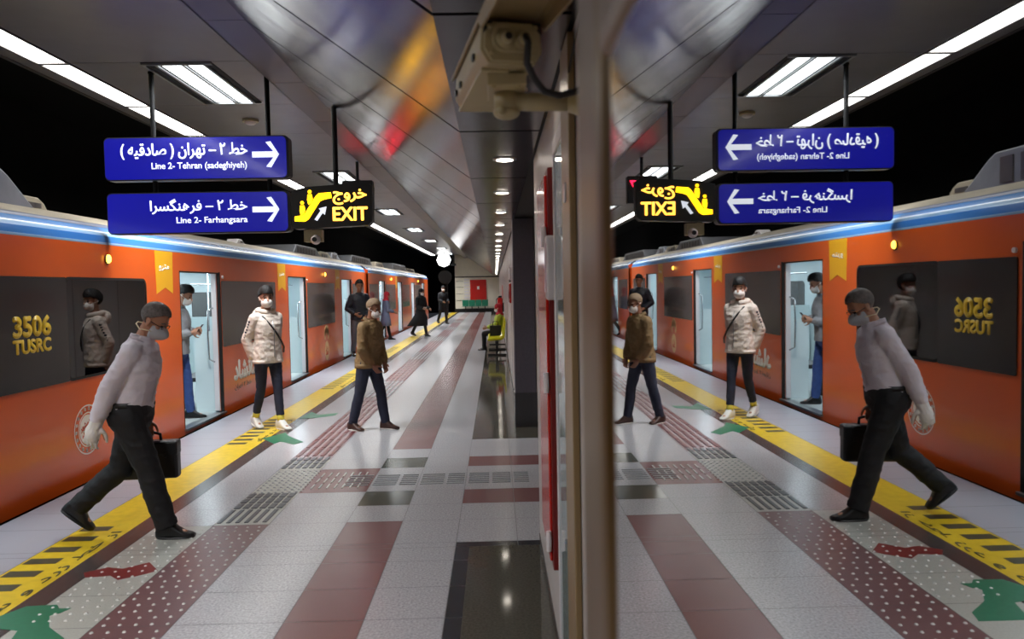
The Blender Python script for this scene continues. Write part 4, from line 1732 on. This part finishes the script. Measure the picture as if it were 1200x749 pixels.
C_chador = mat('coat_black', (18, 19, 24), .8, bump=.5, bscale=10)
C_mask = mat('mask_white', (232, 226, 222), .7)
C_maskg = mat('mask_grey', (170, 172, 178), .7)
C_strap = mat('mask_strap', (222, 206, 170), .7)
C_glove = mat('glove_white', (228, 224, 220), .55, bump=.6, bscale=30)
C_hairb = mat('hair_black', (20, 17, 16), .55, var=.2, vscale=60, bump=.4, bscale=90)
C_hairg = mat('hair_grey', (98, 92, 90), .6, var=.35, vscale=40, bump=.4, bscale=90)
C_hairt = mat('hair_cropped_tan', (136, 112, 86), .7, var=.2, vscale=50, bump=.3, bscale=90)
C_shoe = mat('shoe_black', (16, 16, 18), .35)
C_shoebr = mat('shoe_brown', (70, 46, 38), .5)
C_shoew = mat('shoe_white', (222, 220, 212), .5)
C_sock = mat('sock_yellow', (206, 190, 70), .8)
C_leather = mat('leather_black', (16, 16, 18), .4, bump=.2, bscale=60)
C_scarf = mat('scarf_red', (188, 36, 52), .8)
C_lime = mat('top_lime', (176, 190, 70), .8, bump=.4, bscale=14)


# the man striding off the train, nearest the camera
def walker_extra(S, root, mput, put, garment, tro):
    T, PT = S['T'], S['PT']
    mb = MB()
    fr_ = torso_frames(S, -.03, .1, .0)
    c0 = PT @ V3(-.006, 0, .055)
    mb.loft([ring(c0 + V3(0, 0, z), PT @ V3(.134, 0, 0), PT @ V3(0, .181, 0), 32) for z in (-.018, .018)])
    b_ = mput('belt', mb, C_leather)
    mb = MB()
    M = PT
    mb.obox(c0 + PT @ V3(.135, 0, 0), (.012, .045, .036), PT)
    mput('buckle', mb, M_chrome, False, b_)
    # open collar folds
    for s in (1, -1):
        mb = MB()
        n = S['neck']
        pts = [n + T @ V3(*p) for p in ((.058, s * .012, .0), (.03, s * .078, .012), (-.05, s * .085, .028), (-.045, s * .078, .06), (.03, s * .068, .048), (.075, s * .018, .022))]
        q = [p + T @ V3(.012, s * .012, -.004) for p in pts]
        mb.loft([pts, q])
        mput('collar', mb, C_shirt, True, garment)
    mb = MB()
    mb.tube([T @ V3(.135, .0, .08), T @ V3(.145, 0, .25), T @ V3(.13, 0, .38), T @ V3(.09, 0, .46)], .007, 8)
    mput('button_placket', mb, C_shirt, True, garment)
    # pale thin glove on the trailing right hand
    sho, elb, wr, d2 = S['armR']
    mb = MB()
    add_hand(mb, wr - d2 * .01, d2, -1, T, 26, 1.22, 2.0)
    mb.cap(wr - d2 * .05, .046, wr + d2 * .02, .044)
    mb.ell(wr + d2 * .07, (.05, .045, .07))
    put('glove', remesh(mb, .006, 2), C_glove)
    # glasses
    H, HR = S['head'], S['HR']
    mb = MB()
    for s in (1, -1):
        loop = [H + HR @ V3(.094, s * (.032 + .024 * math.cos(2 * PI * q / 14)), .004 + .016 * math.sin(2 * PI * q / 14)) for q in range(15)]
        mb.tube(loop, .0022, 6)
        mb.tube([H + HR @ V3(.094, s * .056, .006), H + HR @ V3(.06, s * .072, .008), H + HR @ V3(-.01, s * .082, .01)], .0025, 6)
    mb.tube([H + HR @ V3(.095, -.008, .008), H + HR @ V3(.095, .008, .008)], .002, 6)
    mput('glasses', mb, M_blk)


WP = dict(lean=11, twist=-3, head_pitch=32, head_yaw=-6, legL=(-17, 1, 32, 40, 4), legR=(19, 1, 4, 0, 4), armR=(-20, 6, 10, 0), armL=(-6, 4, 26, 2), curl=50)
w_root, wS, wk, wdz = person('grey haired man in lavender shirt and black trousers striding beside the train with a briefcase',
                             (-2.56, 5.28, 0), 6, 1.70, WP, SK1, dict(mat=C_shirt, hem=.0, grow=.021, collar=.045), dict(mat=C_trblack, grow=.024, cuff=.058),
                             dict(mat=C_shoe), dict(mat=C_hairg, front=.085, back=-.05, side=.02), dict(mat=C_maskg, point=.028, grow=.003, strap=C_strap, low=True), .0055, extra=walker_extra)
# briefcase carried in his left hand
sho, elb, wr, d2 = wS['armL']
hw = Matrix.Translation(w_root.location) @ Matrix.Rotation(R(6), 4, 'Z') @ ((wr + d2 * .10 + Vector((0, 0, wdz))) * wk)
root = thing('briefcase', 'black briefcase carried by the striding man in the lavender shirt', 'briefcase', hw, R(6))
b = MB()
b.box(-.20, -.05, -.33, .20, .05, -.055)
b.build('case', C_leather, root, bevel=.018)
b = MB()
b.box(-.202, -.053, -.16, .202, .053, -.06)
b.build('flap', C_leather, root, bevel=.012)
b = MB()
b.tube([(-.08, 0, -.06), (-.075, 0, -.012), (-.03, 0, .002), (.03, 0, .002), (.075, 0, -.012), (.08, 0, -.06)], .011, 10)
b.build('handle', C_leather, root, True)
for x in (-.12, .12):
    b = MB()
    b.box(x - .014, -.057, -.175, x + .014, -.049, -.145)
    b.build('clasp', M_blk, root, bevel=.003)


# the youth in the off-white jacket
def boy_extra(S, root, mput, put, garment, tro):
    T = S['T']
    mb = MB()
    n = S['neck']
    for a in range(0, 300, 30):
        t0, t1 = R(30 + a), R(60 + a)
        mb.cap(n + T @ V3(.005 + .085 * math.cos(t0), .095 * math.sin(t0), .0 + .018 * (1 - math.cos(t0))), .033, n + T @ V3(.005 + .085 * math.cos(t1), .095 * math.sin(t1), .0 + .018 * (1 - math.cos(t1))), .033)
    mb.ell(n + T @ V3(-.11, 0, -.03), (.06, .11, .085), T)
    put('hood', remesh(mb, .008, 3), C_white)
    mb = MB()
    mb.tube([T @ V3(*p) for p in ((-.03, -.13, .475), (.075, -.10, .45), (.132, -.05, .36), (.148, .03, .25), (.145, .09, .16), (.12, .15, .07), (.05, .195, .0))], .012, 8)
    mput('crossbody_strap', mb, C_leather)
    mb = MB()
    mb.tube([T @ V3(.138, .0, -.05), T @ V3(.142, .0, .1), T @ V3(.15, 0, .27), T @ V3(.128, 0, .4)], .005, 6)
    mput('zip', mb, M_metal, True, garment)
    mb = MB()
    mb.loft([ring(S['PT'] @ V3(-.006, 0, -.098 + z), S['PT'] @ V3(.138, 0, 0), S['PT'] @ V3(0, .191, 0), 30) for z in (-.02, .02)])
    mput('waistband', mb, C_white, True, garment)
    sho, elb, wr, d2 = S['armR']
    for q in range(7):
        p = sho + (elb - sho) * (.15 + q * .12) + T @ V3(.01, -.066 + q * .0015, 0)
        mb = MB()
        mb.obox(p, (.03, .008, .022), T)
        mput('sleeve_mark', mb, C_jean, False, garment)


BP = dict(lean=-1, twist=4, head_pitch=2, head_yaw=-22, legL=(11, -2, 3, 0, 2), legR=(-9, -3, 16, 12, 6), armL=(-22, 11, 30, 14), armR=(-22, 11, 30, 14), curl=40)
person('slim youth in off white hooded jacket and navy jeans with a black crossbody strap', (-2.82, 9.30, 0), -42, 1.75, BP, SK3,
       dict(mat=C_white, hem=-.10, grow=.020, name='jacket', collar=.02), dict(mat=C_jean, grow=.0, hem=.78, cuff=.046), dict(mat=C_shoew, sock=C_sock),
       dict(mat=C_hairb, front=.062, back=-.04, side=.02, puff=.012), dict(mat=C_mask), .006, extra=boy_extra)


# the man in the brown jacket
def brown_extra(S, root, mput, put, garment, tro):
    T = S['T']
    mb = MB()
    mb.loft([ring(S['PT'] @ V3(-.006, 0, -.075 + z), S['PT'] @ V3(.146, 0, 0), S['PT'] @ V3(0, .196, 0), 30) for z in (-.03, .03)])
    mput('waistband', mb, C_brown, True, garment)
    for n in 'LR':
        sho, elb, wr, d2 = S['arm' + n]
        mb = MB()
        mb.tube([wr - d2 * .07, wr - d2 * .01], [.050, .046], 16)
        mput('cuff', mb, C_brown, True, garment)
    for s in (1, -1):
        mb = MB()
        n = S['neck']
        pts = [n + T @ V3(*p) for p in ((.07, s * .012, -.03), (.035, s * .088, -.005), (-.06, s * .09, .02), (-.05, s * .078, .06), (.03, s * .07, .045), (.08, s * .02, .0))]
        q = [p + T @ V3(.014, s * .014, -.004) for p in pts]
        mb.loft([pts, q])
        mput('collar', mb, C_brown, True, garment)


NP = dict(lean=6, twist=2, head_pitch=12, head_yaw=-4, legL=(14, 3, 6, 0, 6), legR=(-10, 3, 6, 0, 10), armL=(10, 6, 26, 20), armR=(6, 8, 22, 26), curl=35)
person('older man in a brown jacket and dark jeans with hands held low in front', (-1.55, 9.08, 0), -26, 1.60, NP, SK2,
       dict(mat=C_brown, hem=-.09, grow=.028, name='jacket', collar=.03), dict(mat=C_jean2, grow=.012), dict(mat=C_shoebr, sole=C_shoew),
       dict(mat=C_hairt, front=.078, back=-.055, side=.01), dict(mat=C_mask), .006, extra=brown_extra)

# the man in the black jacket, by the third door
DP = dict(lean=3, twist=0, head_pitch=4, head_yaw=6, legL=(12, 1, 8, 0, 4), legR=(-12, 1, 14, 8, 4), armL=(2, 14, 40, 30), armR=(-4, 22, 62, 34), curl=40)
person('dark haired man in a black jacket coming out of the third train door', (-3.42, 18.9, 0), -66, 1.93, DP, SK1,
       dict(mat=C_blackj, hem=-.09, grow=.024, name='jacket', collar=.03), dict(mat=mat('trousers_grey', (96, 96, 104), .8), grow=.008), dict(mat=C_shoe),
       dict(mat=C_hairb, front=.066, puff=.012), None, .008)

# passenger standing inside the first open door, looking at a phone
IP = dict(lean=4, head_pitch=22, head_yaw=0, legL=(10, 2, 6, 0, 4), legR=(-6, 2, 4, 0, 6), armL=(-4, 6, 112, 30), armR=(-6, 8, 108, 34), curl=40)
iroot, iS, ik, idz = person('passenger in grey jacket and blue jeans inside the first open train door with phone', (-4.22, 10.02, .012), 8, 1.80, IP, SK3,
                            dict(mat=C_grey, hem=-.09, grow=.022, name='jacket'), dict(mat=C_jeanb, grow=.008), dict(mat=C_shoe), dict(mat=C_hairb, puff=.008), dict(mat=C_mask), .008)
sho, elb, wr, d2 = iS['armR']
pw = Matrix.Translation(iroot.location) @ Matrix.Rotation(R(8), 4, 'Z') @ ((wr + d2 * .11 + Vector((0, 0, idz + .03))) * ik)
root = thing('phone', 'black phone held by the passenger inside the first train door', 'phone', pw, R(8))
b = MB()
b.obox((0, .0, 0), (.008, .075, .15), rotY(35))
b.build('case', M_blk, root, bevel=.003)
b = MB()
b.obox((-.005, 0, .003), (.002, .066, .138), rotY(35))
b.build('screen', M_film2, root)

# far figures
def coat(m, low, wide, nm='coat_skirt', sway=0.0):
    def ex_(S, root, mput, put, garment, tro):
        PT = S['PT']
        mb = MB()
        rows_ = [(.06, .175, .125, 0), (-.08, .20, .16, 0), (-.25, .2 + wide * .4, .17 + wide * .5, -.02 * sway), (low, .2 + wide, .17 + wide, -.14 * sway)]
        mb.loft([ring(PT @ V3(x, 0, z), PT @ V3(d_, 0, 0), PT @ V3(0, w_, 0), 28, 2.0) for z, w_, d_, x in rows_])
        mput(nm, mb, m)
    return ex_


SPd = dict(lean=4, head_pitch=6, legL=(14, 1, 4, 0, 4), legR=(-14, 1, 20, 16, 4), armL=(14, 6, 60, 10), armR=(8, 8, 70, 16))
person('woman in red headscarf and blue grey coat beside the train behind the black jacket man', (-3.66, 25.0, 0), 20, 1.62, SPd, SK3,
       dict(mat=C_bluegrey, hem=-.09, grow=.02, name='coat'), dict(mat=C_trblack, grow=.004), dict(mat=C_shoe), dict(mat=C_scarf, scarf=True, brow=C_hairb), None, .011,
       extra=coat(C_bluegrey, -.42, .03))


def chador_extra(S, root, mput, put, garment, tro):
    coat(C_chador, -.55, .19, 'skirt', 1.3)(S, root, mput, put, garment, tro)
    sho, elb, wr, d2 = S['armL']
    mb = MB()
    mb.obox(S['T'] @ V3(.2, .05, .12), (.03, .24, .05), S['T'] @ rotZ(12))
    mput('white_papers', mb, C_mask, False)


person('woman in a flared black coat walking on the yellow strip far down the platform', (-2.66, 26.6, 0), -40, 1.70, SPd, SK3,
       dict(mat=C_chador, hem=-.09, grow=.03, name='coat'), dict(mat=C_trblack, grow=.004), dict(mat=C_shoe), dict(mat=C_chador, scarf=True, brow=C_hairb), dict(mat=C_mask), .011, extra=chador_extra)
person('person in long black clothes walking past the tunnel mouth, farthest figure on the platform', (-2.5, 35.6, 0), -60, 1.80, SPd, SK2,
       dict(mat=C_chador, hem=-.09, grow=.03, name='coat'), dict(mat=C_trblack, grow=.01), dict(mat=C_shoe), dict(mat=C_hairb), dict(mat=C_mask), .012, extra=coat(C_chador, -.36, .02))


# waiting passengers on the bench
def lap_bag(S, root, mput, put, garment, tro):
    pass


SIT = dict(lean=-4, head_pitch=14, legL=(84, 5, 84, 0, 6), legR=(84, 5, 84, 0, 6), armL=(22, 6, 48, 14), armR=(22, 6, 48, 14), sit=.545)
person('seated person in a lime top and black trousers on the yellow bench', (.06, 20.3, 0), 180, 1.62, SIT, SK3,
       dict(mat=C_lime, hem=-.08, grow=.02, name='top'), dict(mat=C_trblack, grow=.01), dict(mat=C_shoe), dict(mat=C_scarf, scarf=True, brow=C_hairb), dict(mat=C_mask), .010)
b = MB()
b.box(-.14, -.12, 0, .14, .12, .26)
b.tube([(-.07, 0, .25), (-.06, 0, .36), (.06, 0, .36), (.07, 0, .25)], .012)
o = b.build('handbag', C_leather, None, bevel=.03)
o.location = (-.02, 19.1, .455)
tag(o, 'black handbag standing on an empty yellow bench seat', 'handbag')
